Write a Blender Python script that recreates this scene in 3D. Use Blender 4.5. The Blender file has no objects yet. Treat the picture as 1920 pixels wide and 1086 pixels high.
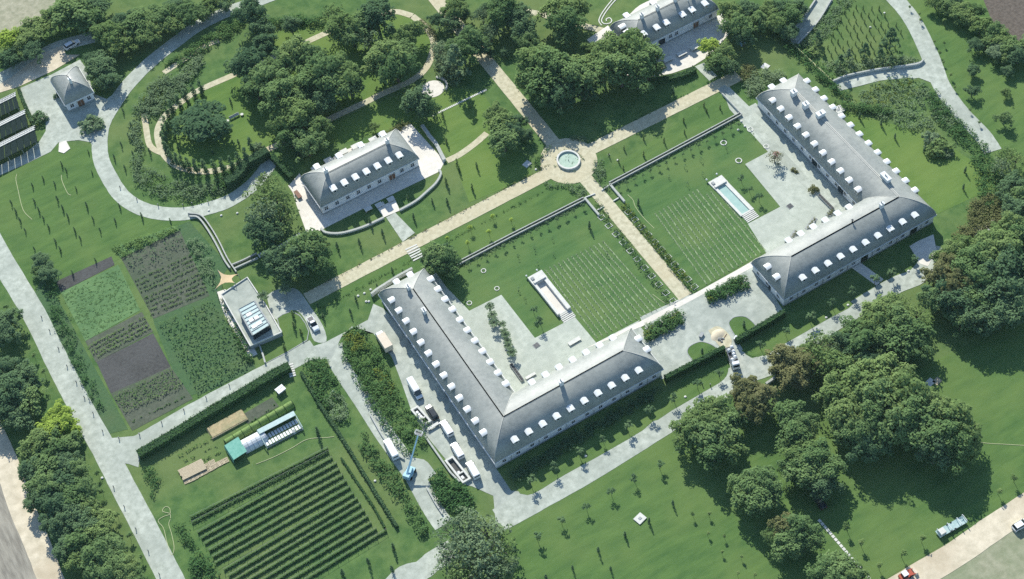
import bpy, math, random
import numpy as np
from mathutils import Matrix, Vector
from mathutils.geometry import tessellate_polygon

random.seed(7)
rng = np.random.default_rng(7)
SC = bpy.context.scene
COL = SC.collection

# ------------------------------------------------------------------ camera (surveyed from the photograph)
PITCH, ROLL, YAW = 0.9494591382324048, -0.13152203230865075, 0.43015599519417896
CAM = np.array([-76.7198138, -191.05980184, 363.7090340588525])
FPX = 3100.0
def _axes():
    cy, sy = math.cos(YAW), math.sin(YAW)
    f = np.array([sy*math.cos(PITCH), cy*math.cos(PITCH), -math.sin(PITCH)])
    r = np.array([cy, -sy, 0.]); u = np.cross(r, f)
    return np.array([math.cos(ROLL)*r+math.sin(ROLL)*u, -math.sin(ROLL)*r+math.cos(ROLL)*u, f])
AX = _axes()
cam = bpy.data.cameras.new('camera'); camo = bpy.data.objects.new('camera', cam); COL.objects.link(camo)
cam.sensor_width = 36; cam.lens = FPX/1920*36; cam.clip_start = 1; cam.clip_end = 6000
m = Matrix([[AX[0][i], AX[1][i], -AX[2][i], CAM[i]] for i in range(3)] + [[0, 0, 0, 1]])
camo.matrix_world = m
SC.camera = camo

# ------------------------------------------------------------------ sky, sun, exposure
SUN = Vector((.37, 1.40, 1.0)).normalized()
elev = math.asin(SUN.z); azim = math.atan2(SUN.x, SUN.y)
W = bpy.data.worlds.new('World'); SC.world = W; W.use_nodes = True
nt = W.node_tree; nt.nodes.clear()
sky = nt.nodes.new('ShaderNodeTexSky'); sky.sky_type = 'NISHITA'; sky.sun_disc = False
sky.sun_elevation = elev; sky.sun_rotation = azim; sky.air_density = 1.0; sky.dust_density = .3; sky.ozone_density = 3.0
bg = nt.nodes.new('ShaderNodeBackground'); bg.inputs[1].default_value = 0.135
wo = nt.nodes.new('ShaderNodeOutputWorld')
nt.links.new(sky.outputs[0], bg.inputs[0]); nt.links.new(bg.outputs[0], wo.inputs[0])
sl = bpy.data.lights.new('sun', 'SUN'); sl.energy = 5.0; sl.angle = math.radians(.5); sl.color = (1, .97, .90)
so = bpy.data.objects.new('sun', sl); COL.objects.link(so)
so.rotation_euler = SUN.to_track_quat('Z', 'Y').to_euler(); so.location = (0, 150, 200)
SC.view_settings.view_transform = 'Standard'; SC.view_settings.look = 'None'
SC.view_settings.exposure = 0.44; SC.view_settings.gamma = 1
SC.render.engine = 'CYCLES'; SC.cycles.use_denoising = False
SC.cycles.max_bounces = 4; SC.cycles.diffuse_bounces = 2; SC.cycles.transparent_max_bounces = 4

# ------------------------------------------------------------------ helpers
def P(px, py, z=0.0):
    """ground position (at height z) of a surveyed photograph point"""
    d = np.array([(px-960)/FPX, -(py-543)/FPX, 1.0]) @ AX
    t = (z-CAM[2])/d[2]
    return (CAM[0]+d[0]*t, CAM[1]+d[1]*t)
def pts(s, ox=0, oy=0, k=1.0):
    return [(ox+float(a.split(',')[0])/k, oy+float(a.split(',')[1])/k) for a in s.split()]
def gp(s, ox=0, oy=0, k=1.0):
    return [P(*p) for p in pts(s, ox, oy, k)]
def spline(ps, n=6):
    ps = [np.array(p, float) for p in ps]; out = []
    q = [2*ps[0]-ps[1]] + ps + [2*ps[-1]-ps[-2]]
    for i in range(1, len(q)-2):
        for j in range(n):
            t = j/n; a, b, c, d = q[i-1:i+3]
            out.append(.5*((2*b)+(-a+c)*t+(2*a-5*b+4*c-d)*t*t+(-a+3*b-3*c+d)*t**3))
    out.append(ps[-1]); return [tuple(o) for o in out]
WORDS = 'zeroth first second third fourth fifth sixth seventh eighth ninth tenth eleventh twelfth thirteenth fourteenth fifteenth sixteenth seventeenth eighteenth nineteenth'.split()
TENS = {2: 'twent', 3: 'thirt', 4: 'fort', 5: 'fift', 6: 'sixt'}
def nth(n):
    if n < 20: return WORDS[n]
    t, u = divmod(n, 10)
    return TENS[t]+'ieth' if u == 0 else TENS[t]+'y-'+WORDS[u]
def lerp(a, b, k): return (a[0]+(b[0]-a[0])*k, a[1]+(b[1]-a[1])*k)
def rank(i, n, a='left', b='right'):
    """i from 0"""
    if i == 0: return 'at the far %s end' % a
    if i == n-1: return 'at the far %s end' % b
    if i < n/2: return '%s from the %s' % (nth(i+1), a)
    return '%s from the %s' % (nth(n-i), b)

class MB:
    def __init__(s): s.v = []; s.f = []; s.sm = False
    def add(s, v, f):
        o = len(s.v); s.v += [tuple(map(float, p)) for p in v]; s.f += [tuple(i+o for i in q) for q in f]; return s
    def box(s, c, d, rz=0.0, taper=1.0, rx=0.0):
        x, y, z = (k/2 for k in d); vs = []
        for dz, t in ((-z, 1), (z, taper)):
            for dx, dy in ((-x*t, -y*t), (x*t, -y*t), (x*t, y*t), (-x*t, y*t)): vs.append((dx, dy, dz))
        if rx: vs = [(a, b*math.cos(rx)-e*math.sin(rx), b*math.sin(rx)+e*math.cos(rx)) for a, b, e in vs]
        ca, sa = math.cos(rz), math.sin(rz)
        vs = [(c[0]+a*ca-b*sa, c[1]+a*sa+b*ca, c[2]+e) for a, b, e in vs]
        return s.add(vs, [(3, 2, 1, 0), (4, 5, 6, 7), (0, 1, 5, 4), (1, 2, 6, 5), (2, 3, 7, 6), (3, 0, 4, 7)])
    def bar(s, a, b, w, h=None):
        a = Vector(a); b = Vector(b); d = (b-a).normalized(); h = h or w
        u = d.cross(Vector((0, 0, 1)));
        if u.length < 1e-3: u = Vector((1, 0, 0))
        u.normalize(); n = u.cross(d)
        vs = [p+u*w/2*i+n*h/2*j for p in (a, b) for i, j in ((-1, -1), (1, -1), (1, 1), (-1, 1))]
        return s.add(vs, [(3, 2, 1, 0), (4, 5, 6, 7), (0, 1, 5, 4), (1, 2, 6, 5), (2, 3, 7, 6), (3, 0, 4, 7)])
    def tube(s, a, b, r0, r1=None, n=8):
        r1 = r0 if r1 is None else r1; a = Vector(a); b = Vector(b); d = (b-a).normalized()
        u = d.cross(Vector((0, 0, 1)))
        if u.length < 1e-3: u = Vector((1, 0, 0))
        u.normalize(); w = d.cross(u); vs = []
        for p, r in ((a, r0), (b, r1)):
            vs += [p+(u*math.cos(2*math.pi*i/n)+w*math.sin(2*math.pi*i/n))*r for i in range(n)]
        return s.add(vs, [(i, (i+1) % n, n+(i+1) % n, n+i) for i in range(n)]+[tuple(range(n))[::-1], tuple(range(n, 2*n))])
    def prism(s, poly, z0, z1):
        n = len(poly); ar = sum(poly[i][0]*poly[(i+1) % n][1]-poly[(i+1) % n][0]*poly[i][1] for i in range(n))
        if ar < 0: poly = poly[::-1]
        vs = [(x, y, z0) for x, y in poly]+[(x, y, z1) for x, y in poly]
        return s.add(vs, [tuple(range(n))[::-1], tuple(range(n, 2*n))]+[(i, (i+1) % n, n+(i+1) % n, n+i) for i in range(n)])
    def sheet(s, poly, z):
        n = len(poly); ar = sum(poly[i][0]*poly[(i+1) % n][1]-poly[(i+1) % n][0]*poly[i][1] for i in range(n))
        if ar < 0: poly = poly[::-1]
        return s.add([(x, y, z) for x, y in poly], [tuple(range(n))])
    def strip(s, line, w, z, z0=None):
        """ribbon along a line; with z0 it gets sides down to z0"""
        L = [np.array(p) for p in line]; l = []; r = []
        for i, p in enumerate(L):
            d = L[min(i+1, len(L)-1)]-L[max(i-1, 0)]; d = d/np.linalg.norm(d); nn = np.array([-d[1], d[0]])
            ww = w[i] if hasattr(w, '__len__') else w
            l.append(p+nn*ww/2); r.append(p-nn*ww/2)
        n = len(L); vs = [(*p, z) for p in l]+[(*p, z) for p in r]
        f = [(n+i, n+i+1, i+1, i) for i in range(n-1)]
        if z0 is not None:
            vs += [(*p, z0) for p in l]+[(*p, z0) for p in r]
            f += [(i, i+1, 2*n+i+1, 2*n+i) for i in range(n-1)]+[(n+i+1, n+i, 3*n+i, 3*n+i+1) for i in range(n-1)]
            f += [(0, 2*n, 3*n, n), (n-1, 2*n-1, 4*n-1, 3*n-1)]
        return s.add(vs, f)
    def mesh(s, name, mat, smooth=False):
        me = bpy.data.meshes.new(name); me.from_pydata(s.v, [], s.f); me.materials.append(mat)
        if smooth: me.polygons.foreach_set('use_smooth', [True]*len(me.polygons))
        me.update(); return me
def put(name, me, parent=None, loc=(0, 0, 0), rz=0.0, sc=None):
    o = bpy.data.objects.new(name, me); COL.objects.link(o); o.location = loc; o.rotation_euler = (0, 0, rz)
    if sc is not None: o.scale = (sc,)*3 if not hasattr(sc, '__len__') else sc
    if parent is not None: o.parent = parent
    return o
def tag(o, label=None, cat=None, group=None, kind=None):
    if label: o['label'] = label
    if cat: o['category'] = cat
    if group: o['group'] = group
    if kind: o['kind'] = kind
    return o
def thing(name, label, cat, loc=(0, 0, 0), rz=0.0, group=None, sc=None):
    return tag(put(name, None, None, loc, rz, sc), label, cat, group)
def struct(name, mb, mat, smooth=False): return tag(put(name, mb.mesh(name, mat, smooth)), kind='structure')
def part(name, mb, mat, parent, loc=(0, 0, 0), rz=0.0, smooth=False): return put(name, mb.mesh(name, mat, smooth), parent, loc, rz)

# ------------------------------------------------------------------ materials
def mat(name, c, c2=None, scale=1.0, rough=.85, c3=None, scale3=.05, bump=0.0, spec=.2, metal=0.0, detail=4, stretch=None, mix3=.6, lo=.35, hi=.65):
    M = bpy.data.materials.new(name); M.use_nodes = True; n = M.node_tree.nodes; l = M.node_tree.links
    b = n['Principled BSDF']; b.inputs['Roughness'].default_value = rough; b.inputs['Metallic'].default_value = metal
    b.inputs['Specular IOR Level'].default_value = spec
    if c2 is None: b.inputs['Base Color'].default_value = (*c, 1)
    else:
        tc = n.new('ShaderNodeNewGeometry'); mp = n.new('ShaderNodeMapping'); l.new(tc.outputs['Position'], mp.inputs[0])
        if stretch: mp.inputs['Scale'].default_value = stretch[:3]; mp.inputs['Rotation'].default_value = (0, 0, stretch[3])
        no = n.new('ShaderNodeTexNoise'); no.inputs['Scale'].default_value = scale; no.inputs['Detail'].default_value = detail
        no.inputs['Roughness'].default_value = .65
        l.new(mp.outputs[0], no.inputs['Vector'])
        r = n.new('ShaderNodeValToRGB'); r.color_ramp.elements[0].position = lo; r.color_ramp.elements[1].position = hi
        r.color_ramp.elements[0].color = (*c, 1); r.color_ramp.elements[1].color = (*c2, 1); l.new(no.outputs[0], r.inputs[0])
        out = r.outputs[0]
        if c3 is not None:
            n3 = n.new('ShaderNodeTexNoise'); n3.inputs['Scale'].default_value = scale3; n3.inputs['Detail'].default_value = 5
            n3.inputs['Roughness'].default_value = .6
            l.new(tc.outputs['Position'], n3.inputs['Vector'])
            r3 = n.new('ShaderNodeMapRange'); r3.inputs[1].default_value = .44; r3.inputs[2].default_value = .63; r3.inputs[4].default_value = mix3
            l.new(n3.outputs[0], r3.inputs[0])
            mx = n.new('ShaderNodeMixRGB'); mx.inputs[2].default_value = (*c3, 1); l.new(r3.outputs[0], mx.inputs[0]); l.new(out, mx.inputs[1]); out = mx.outputs[0]
        l.new(out, b.inputs['Base Color'])
        if bump:
            bp = n.new('ShaderNodeBump'); bp.inputs['Strength'].default_value = bump; bp.inputs['Distance'].default_value = .15
            l.new(no.outputs[0], bp.inputs['Height']); l.new(bp.outputs[0], b.inputs['Normal'])
    return M
def leafmat(name, c, c2, trans=.18):
    M = bpy.data.materials.new(name); M.use_nodes = True; n = M.node_tree.nodes; l = M.node_tree.links; n.clear()
    out = n.new('ShaderNodeOutputMaterial'); d = n.new('ShaderNodeBsdfDiffuse'); t = n.new('ShaderNodeBsdfTranslucent')
    ge = n.new('ShaderNodeNewGeometry'); oi = n.new('ShaderNodeObjectInfo')
    mx = n.new('ShaderNodeMixRGB'); mx.inputs[1].default_value = (*c, 1); mx.inputs[2].default_value = (*c2, 1)
    ad = n.new('ShaderNodeMath'); ad.operation = 'MULTIPLY_ADD'; ad.inputs[1].default_value = .5; l.new(ge.outputs['Random Per Island'], ad.inputs[0])
    m2 = n.new('ShaderNodeMath'); m2.operation = 'MULTIPLY'; m2.inputs[1].default_value = .55; l.new(oi.outputs['Random'], m2.inputs[0]); l.new(m2.outputs[0], ad.inputs[2])
    l.new(ad.outputs[0], mx.inputs[0]); l.new(mx.outputs[0], d.inputs[0]); l.new(mx.outputs[0], t.inputs[0])
    ms = n.new('ShaderNodeMixShader'); ms.inputs[0].default_value = trans
    l.new(d.outputs[0], ms.inputs[1]); l.new(t.outputs[0], ms.inputs[2]); l.new(ms.outputs[0], out.inputs[0])
    return M
GRASS = mat('meadow grass', (0.061, 0.124, 0.039), (0.111, 0.187, 0.056), 0.28, .95, (0.147, 0.194, 0.068), .035, .5, .08, detail=7, mix3=0.75)
LAWN = mat('lawn grass', (0.065, 0.130, 0.039), (0.107, 0.185, 0.052), 0.28, .95, (0.131, 0.195, 0.058), .035, .5, .08, stretch=(.35, 1.4, 1, .0), detail=7, mix3=0.70)
LAWN_D = mat('court lawn', (0.065, 0.137, 0.045), (0.102, 0.181, 0.057), 0.28, .95, (0.129, 0.193, 0.062), .05, .5, .08, stretch=(.35, 1.4, 1, .0), detail=7, mix3=0.8)
LAWN_E = mat('bright lawn', (0.085, 0.160, 0.039), (0.129, 0.210, 0.052), 0.28, .95, (0.155, 0.223, 0.058), .035, .5, .08, stretch=(.35, 1.4, 1, .0), detail=7, mix3=0.70)
VERGE = mat('garden verge', (.056, .115, .05), (.08, .145, .06), 1.2, .95, (.1, .14, .065), .05, .5, .1)
ASPH = mat('grey road gravel', (0.330, 0.360, 0.294), (0.520, 0.552, 0.465), .55, .9, (0.310, 0.340, 0.285), .06, .2, detail=9)
YARD = mat('yard paving', (0.320, 0.350, 0.294), (0.500, 0.527, 0.446), .4, .9, (0.280, 0.310, 0.266), .07, .15, detail=9)
GRAVEL = mat('court gravel', (.38, .415, .34), (.52, .55, .46), .5, .95, (.37, .40, .335), .08, .2, detail=9)
BUFF = mat('buff gravel', (.42, .39, .255), (.61, .57, .40), .8, .95, (.52, .45, .285), .06, .2, detail=9)
SAND = mat('sandy track', (.52, .46, .33), (.70, .62, .46), .35, .95, (.44, .36, .24), .05, .3)
WHITEP = mat('pale terrace stone', (.66, .62, .53), (.76, .72, .62), .7, .8, (.58, .54, .46), .09)
DRY = mat('dry field', (.26, .26, .17), (.40, .38, .27), .5, .95, (.17, .22, .11), .03, .4)
PLOUGH = mat('ploughed field', (.20, .185, .15), (.33, .31, .25), 1.3, .95, (.40, .37, .29), .05, .6, stretch=(1, .12, 1, .2))
BROWN = mat('bare brown field', (.09, .075, .06), (.15, .125, .10), 1.0, .95, None, .05, .4)
SOIL = mat('dark soil', (.055, .055, .052), (.085, .085, .078), 1.2, .95, (.115, .115, .11), .06, .5)
SOIL2 = mat('dry soil', (.075, .090, .062), (.115, .128, .090), .9, .95, (.07, .10, .055), .08, .4)
CROPG = mat('low green crop', (.095, .185, .068), (.145, .24, .095), .9, .95, (.075, .15, .06), .09, .5, stretch=(.5, 2, 1, 0))
WALLW = mat('white render', (.70, .71, .70), (.78, .78, .76), .5, .75, (.64, .66, .64), .3)
STONEW = mat('white stone', (.56, .56, .50), (.68, .67, .60), 1.5, .8)
COPE = mat('pale coping stone', (.36, .375, .33), (.46, .47, .42), 1.5, .8)
CONC = mat('grey concrete', (.30, .32, .31), (.38, .39, .37), .8, .9, (.25, .28, .27), .15)
SLATE = mat('grey slate', (.215, .232, .208), (.315, .33, .295), .9, .5, (.37, .38, .33), .14, .3, .4, detail=8, lo=.3, hi=.7)
SLATE2 = mat('slate ridge', (.42, .42, .37), (.5, .5, .44), 2, .6)
LIDM = mat('white dormer metal', (.62, .64, .62), (.74, .76, .73), 2, .45, spec=.5)
GLASS = mat('dark window glass', (.014, .02, .026), rough=.12, spec=.6)
WOOD = mat('brown timber', (.16, .075, .045), (.22, .11, .065), 3, .6)
TIMBER = mat('pale timber', (.42, .35, .23), (.52, .44, .30), 3, .8)
DARKM = mat('dark metal', (.03, .035, .04), rough=.5, spec=.5)
WATER = mat('pool water', (.33, .48, .42), (.40, .55, .48), .6, .08, spec=.5)
WATERF = mat('fountain water', (.27, .39, .30), (.36, .47, .37), .8, .35, spec=.3)
CARW = mat('white car paint', (.80, .81, .80), rough=.25, spec=.5)
CARK = mat('dark car paint', (.022, .027, .03), rough=.22, spec=.6)
CARG = mat('silver car paint', (.40, .43, .45), rough=.3, spec=.6, metal=.3)
TYRE = mat('tyre rubber', (.02, .02, .02), rough=.9)
TAN = mat('tan canvas', (.60, .45, .25), (.66, .50, .29), 2, .8)
TRUCKB = mat('beige truck body', (.62, .53, .40), (.68, .59, .46), 1, .6)
LIFTB = mat('pale blue lift paint', (.36, .58, .66), rough=.35, spec=.5)
NET = mat('green netting', (.12, .34, .26), (.19, .42, .33), 1.5, .7)
NETD = mat('olive netting', (.11, .19, .05), (.19, .27, .08), 2, .8)
FILM = mat('white tunnel film', (.55, .58, .57), (.70, .72, .71), .8, .4, spec=.5)
STRAW = mat('straw', (.36, .29, .16), (.50, .40, .23), 1.5, .95, (.22, .24, .12), .4)
GLAZE = mat('greenhouse glazing', (.30, .43, .41), (.42, .54, .51), .9, .5, spec=.4)
CANOPY_SHADOW = mat('painted canopy shadow', (.006, .018, .017), (.010, .024, .022), 1, .8, spec=.1)  # near-black colour stands in for the shadow below the canopy lattice
PINK = mat('pink blossom', (.45, .2, .19), (.52, .26, .24), 3, .9)
BARK = mat('bark', (.09, .075, .06), (.14, .12, .095), 4, .95)
REDM = mat('red machine paint', (.42, .1, .06), rough=.4)
L_OAK = leafmat('oak leaves', (0.078, 0.147, 0.055), (0.179, 0.263, 0.100))
L_MID = leafmat('broad leaves', (0.103, 0.173, 0.058), (0.211, 0.290, 0.103))
L_DK = leafmat('dark leaves', (0.060, 0.119, 0.059), (0.136, 0.211, 0.099))
L_OLIVE = leafmat('olive brown leaves', (0.102, 0.122, 0.047), (0.199, 0.202, 0.091))
L_YEL = leafmat('yellow green leaves', (.22, .33, .055), (.38, .48, .10))
L_GREY = leafmat('grey green leaves', (0.107, 0.171, 0.088), (0.204, 0.275, 0.145))
L_HEDGE = leafmat('hedge leaves', (0.045, 0.111, 0.040), (0.098, 0.176, 0.060), .15)
L_VINE = leafmat('vine leaves', (0.068, 0.138, 0.045), (0.150, 0.235, 0.070), .1)
L_CROP = leafmat('vegetable leaves', (0.057, 0.127, 0.044), (0.138, 0.209, 0.077), .2)
L_LET = leafmat('lettuce leaves', (.11, .20, .07), (.19, .29, .11), .2)
L_YFL = leafmat('yellow flowering leaves', (0.088, 0.140, 0.033), (0.224, 0.260, 0.055), .2)

# ------------------------------------------------------------------ foliage
def rdir(n):
    v = rng.normal(size=(n, 3)); return v/np.linalg.norm(v, axis=1)[:, None]
def leaf_mesh(name, C, N, S, mt):
    """leaf-sized quads at C facing N with size S"""
    n = len(C); T = np.cross(N, rdir(n)); T /= np.linalg.norm(T, axis=1)[:, None]+1e-9; B = np.cross(N, T)
    S = np.asarray(S)[:, None]; a = T*S; b = B*S*.62
    V = np.stack([C-a, C+b, C+a, C-b], 1).reshape(-1, 3)
    me = bpy.data.meshes.new(name); me.vertices.add(4*n); me.loops.add(4*n); me.polygons.add(n)
    me.vertices.foreach_set('co', V.ravel().astype(np.float32)); me.loops.foreach_set('vertex_index', np.arange(4*n, dtype=np.int32))
    me.polygons.foreach_set('loop_start', np.arange(0, 4*n, 4, dtype=np.int32)); me.update(calc_edges=True); me.materials.append(mt); return me
def clumps(cc, cr, per, leaf, flat=.85, jit=.38):
    C = []; N = []; S = []
    for c, r in zip(cc, cr):
        k = max(6, int(per*r*r)); d = rdir(k); d[:, 2] = np.where(d[:, 2] < -.35, -d[:, 2], d[:, 2])
        rad = r*rng.uniform(.6, 1.06, k)[:, None]
        C.append(np.array(c)+d*rad*np.array([1, 1, flat])); nn = d+rng.normal(size=(k, 3))*jit+[.1, .45, 1.5]; nn /= np.linalg.norm(nn, axis=1)[:, None]
        N.append(nn); S.append(leaf*rng.uniform(.7, 1.35, k))
    return np.concatenate(C), np.concatenate(N), np.concatenate(S)
def crown(name, kind, R, mt, seed):
    """crown mesh; z=0 is the ground under the tree"""
    global rng
    rng = np.random.default_rng(seed)
    if kind == 'broad':
        hz = .70*R; zc = .86*R; nc = 84; u = rdir(nc); az = np.arctan2(u[:, 1], u[:, 0])
        u = u[np.sin(3*az+seed*1.7)*np.cos(4*u[:, 2]+seed)+.6*np.sin(7*az+seed) > -.62]; nc = len(u); u[:, 2] = np.abs(u[:, 2])*1.1-.32
        lob = 1+.2*np.sin(3*np.arctan2(u[:, 1], u[:, 0])+seed)+.14*np.sin(5*np.arctan2(u[:, 1], u[:, 0])+2*seed)
        rad = rng.uniform(.5, .92, nc)*lob
        cc = np.stack([u[:, 0]*R*rad*.86, u[:, 1]*R*rad*.86, zc+u[:, 2]*hz*rad], 1)
        cr = R*rng.uniform(.10, .27, nc); C, N, S = clumps(cc, cr, 15, .44)
        k = 260; d = rdir(k)*rng.uniform(.1, .6, k)[:, None]; C2 = d*np.array([R, R, hz])+[0, 0, zc]
        C = np.concatenate([C, C2]); N = np.concatenate([N, rdir(k)]); S = np.concatenate([S, np.full(k, R*.075)])
    elif kind == 'thin':
        nc = 46; u = rdir(nc); u[:, 2] = np.abs(u[:, 2])*1.2-.5; rad = rng.uniform(.35, .98, nc)
        cc = np.stack([u[:, 0]*R*rad*.9, u[:, 1]*R*rad*.9, R*.85+u[:, 2]*R*.75*rad], 1); cr = R*rng.uniform(.12, .24, nc)
        C, N, S = clumps(cc, cr, 9, .36, .8, .9)
    elif kind == 'cone':
        nc = 50; t = rng.uniform(0, 1, nc)**.8; a = rng.uniform(0, 6.28, nc); rr = R*(1-t)*.9+.1*R; h = 2.6*R
        cc = np.stack([np.cos(a)*rr*.8, np.sin(a)*rr*.8, .25*R+t*h], 1); cr = R*rng.uniform(.16, .3, nc)*(1.15-.6*t); C, N, S = clumps(cc, cr, 60 if R < 2.5 else 22, .12*R if R < 2.5 else .34)
    elif kind == 'column':
        nc = 26; t = np.linspace(0, 1, nc); a = rng.uniform(0, 6.28, nc); rr = R*.45*np.sin(np.clip(t*.85+.15, 0, 1)*math.pi)**.6
        cc = np.stack([np.cos(a)*rr, np.sin(a)*rr, .3*R+t*5.2*R], 1); cr = np.full(nc, .62*R)*(1.1-.5*t); C, N, S = clumps(cc, cr, 60/R/R, .2*R)
    elif kind == 'bush':
        nc = 26; u = rdir(nc); u[:, 2] = np.abs(u[:, 2]); rad = rng.uniform(.35, .85, nc)
        cc = np.stack([u[:, 0]*R*rad, u[:, 1]*R*rad, .1*R+u[:, 2]*R*.62*rad], 1); cr = R*rng.uniform(.18, .32, nc); C, N, S = clumps(cc, cr, 150/R/R*1.6, .085*R+.05)
    elif kind == 'ball':
        nc = 9; u = rdir(nc); cc = u*R*.5*rng.uniform(.5, 1, nc)[:, None]; cr = np.full(nc, R*.5); C, N, S = clumps(cc, cr, 26/R/R*2, .2*R)
    elif kind == 'palm':
        C = []; N = []; S = []
        for i in range(11):
            a = i*2*math.pi/11+rng.uniform(-.2, .2); e = rng.uniform(.1, .5)
            for t in np.linspace(.15, 1, 9):
                for sgn in (-1, 1):
                    C.append((math.cos(a)*R*t-sgn*math.sin(a)*.12*R, math.sin(a)*R*t+sgn*math.cos(a)*.12*R, .3*R*math.sin(t*2.2)+e*R*t-.25*R*t*t))
                    N.append((rng.normal()*.4, rng.normal()*.4, 1)); S.append(.17*R)
        C = np.array(C); N = np.array(N); N /= np.linalg.norm(N, axis=1)[:, None]; S = np.array(S)
    return leaf_mesh(name, C, N, S, mt)
def trunk_mesh(name, h, r, limbs=5, spread=.5, seed=0):
    rr = random.Random(seed); mb = MB(); k = h*.55
    mb.tube((0, 0, -.1), (0, 0, k*.5), r*1.25, r*.95, 7); mb.tube((0, 0, k*.5), (0, 0, k), r*.95, r*.75, 7)
    for i in range(limbs):
        a = i*2*math.pi/limbs+rr.uniform(-.3, .3); q = Vector((math.cos(a)*h*spread*.5, math.sin(a)*h*spread*.5, h*rr.uniform(.75, .95)))
        mid = Vector((q.x*.5, q.y*.5, k+(q.z-k)*.6)); mb.tube((0, 0, k*.92), mid, r*.6, r*.42, 5); mb.tube(mid, q, r*.42, r*.15, 5)
    mb.tube((0, 0, k), (0, 0, h), r*.75, r*.2, 6)
    return mb.mesh(name, BARK)
CR = {}
def crown_of(kind, mt, var):
    key = (kind, mt.name, var)
    if key not in CR:
        R = {'broad': 8.0, 'thin': 7.0, 'cone': 2.0, 'column': 1.0, 'bush': 2.0, 'ball': 1.0, 'palm': 1.0}[kind]
        CR[key] = (crown('crown', kind, R, mt, 11+var*7+len(CR)), R)
    return CR[key]
TRUNKS = {}
def trunk_of(kind, var=0):
    k = (kind, var)
    if k not in TRUNKS:
        TRUNKS[k] = {'broad': lambda: trunk_mesh('trunk', 9.0, .42, 6, .75, var), 'thin': lambda: trunk_mesh('trunk', 8.5, .3, 7, .8, var),
                     'cone': lambda: MB().tube((0, 0, -.1), (0, 0, 4.4), .16, .03, 6).mesh('trunk', BARK),
                     'column': lambda: MB().tube((0, 0, -.1), (0, 0, 4.6), .1, .03, 6).mesh('trunk', BARK),
                     'bush': lambda: trunk_mesh('trunk', 1.2, .08, 5, .8, var)}[kind]()
    return TRUNKS[k]
NT = [0]
def tree(name, label, cat, px, py, rpx, kind, mt, group=None, hk=1.0, flat=1.0):
    """crown centre at photo point (px,py), radius rpx pixels"""
    R = rpx/4.25; NT[0] += 1; v = NT[0] % (7 if kind == 'broad' else 3)
    me, R0 = crown_of(kind, mt, v); s = R/R0
    zc = {'broad': .88, 'thin': .9, 'cone': .9, 'column': 2.6, 'bush': .35}[kind]*R*hk*flat
    x, y = P(px, py, zc)
    t = thing(name, label, cat, (x, y, 0), random.uniform(0, 6.28), group, (s, s*random.uniform(.92, 1.08), s*hk*flat))
    put('crown', me, t); put('trunk' if kind != 'bush' else 'stem', trunk_of(kind, v if kind != 'column' else 0), t)
    return t
def poly_pts(poly, n, seed=1):
    r = np.random.default_rng(seed); xs = [p[0] for p in poly]; ys = [p[1] for p in poly]; out = []
    while len(out) < n:
        x, y = r.uniform(min(xs), max(xs)), r.uniform(min(ys), max(ys)); c = False; j = len(poly)-1
        for i in range(len(poly)):
            a, b = poly[i], poly[j]
            if (a[1] > y) != (b[1] > y) and x < (b[0]-a[0])*(y-a[1])/(b[1]-a[1])+a[0]: c = not c
            j = i
        if c: out.append((x, y))
    return out
def bed(name, poly, n, h, mt, seed=1, leaf=.22, per=22, rmin=.5, rmax=1.3):
    """an uncountable planting: one mass of foliage clumps"""
    global rng
    rng = np.random.default_rng(seed); q = poly_pts(poly, n, seed); cr = rng.uniform(rmin, rmax, n)
    cc = [(x, y, min(h*.75, r)*rng.uniform(.3, .9)) for (x, y), r in zip(q, cr)]
    C, N, S = clumps(cc, cr, per, leaf, min(1, h/rmax))
    C[:, 2] = np.abs(C[:, 2])
    return tag(put(name, leaf_mesh(name, C, N, S, mt)), kind='stuff')
def row_leaves(name, p0, p1, w, h, mt, step=.55, leaf=.2, per=26, gap=0.0, wob=.06):
    L = math.dist(p0, p1); n = max(2, int(L/step)); cc = []; cr = []
    for i in range(n):
        if random.random() < gap: continue
        t = (i+.5)/n; cc.append((p0[0]+(p1[0]-p0[0])*t+random.gauss(0, wob), p0[1]+(p1[1]-p0[1])*t+random.gauss(0, wob), h*.5)); cr.append(w*.5*random.uniform(.8, 1.2))
    C, N, S = clumps(cc, cr, per/(w*w)*.8, leaf, h/w*.9); C[:, 2] = np.abs(C[:, 2])
    return leaf_mesh(name, C, N, S, mt)
def hedge(name, label, line, w, h, mt=L_HEDGE, group=None, cat='hedge', dens=26):
    """clipped hedge: a leafy skin over a solid green core"""
    mb = MB().strip(line, w*.86, h*.93, 0.0); C = []; N = []
    for a, b in zip(line[:-1], line[1:]):
        a = np.array(a); b = np.array(b); L = np.linalg.norm(b-a); d = (b-a)/L; nn = np.array([-d[1], d[0]])
        k = int(L*dens*(w+2*h)/3); t = rng.uniform(0, L, k); side = rng.uniform(0, w+2*h, k)
        for ti, s in zip(t, side):
            if s < h: o, z, no = -w/2, s, (*(-nn), .3)
            elif s < h+w: o, z, no = s-h-w/2, h, (0, 0, 1)
            else: o, z, no = w/2, s-h-w, (*nn, .3)
            q = a+d*ti+nn*o; C.append((q[0]+random.gauss(0, .07), q[1]+random.gauss(0, .07), z+random.gauss(0, .07))); N.append(np.array(no)+rng.normal(size=3)*.45)
    C = np.array(C); C[:, 2] = np.abs(C[:, 2]); N = np.array(N); N /= np.linalg.norm(N, axis=1)[:, None]
    x, y = line[0]
    t = thing(name, label, cat, (x, y, 0), 0, group); C -= [x, y, 0]
    put('foliage', leaf_mesh('foliage', C, N, rng.uniform(.13, .26, len(C)), mt), t)
    mb.v = [(a-x, b-y, c) for a, b, c in mb.v]; part('core', mb, HCORE, t); return t
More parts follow.
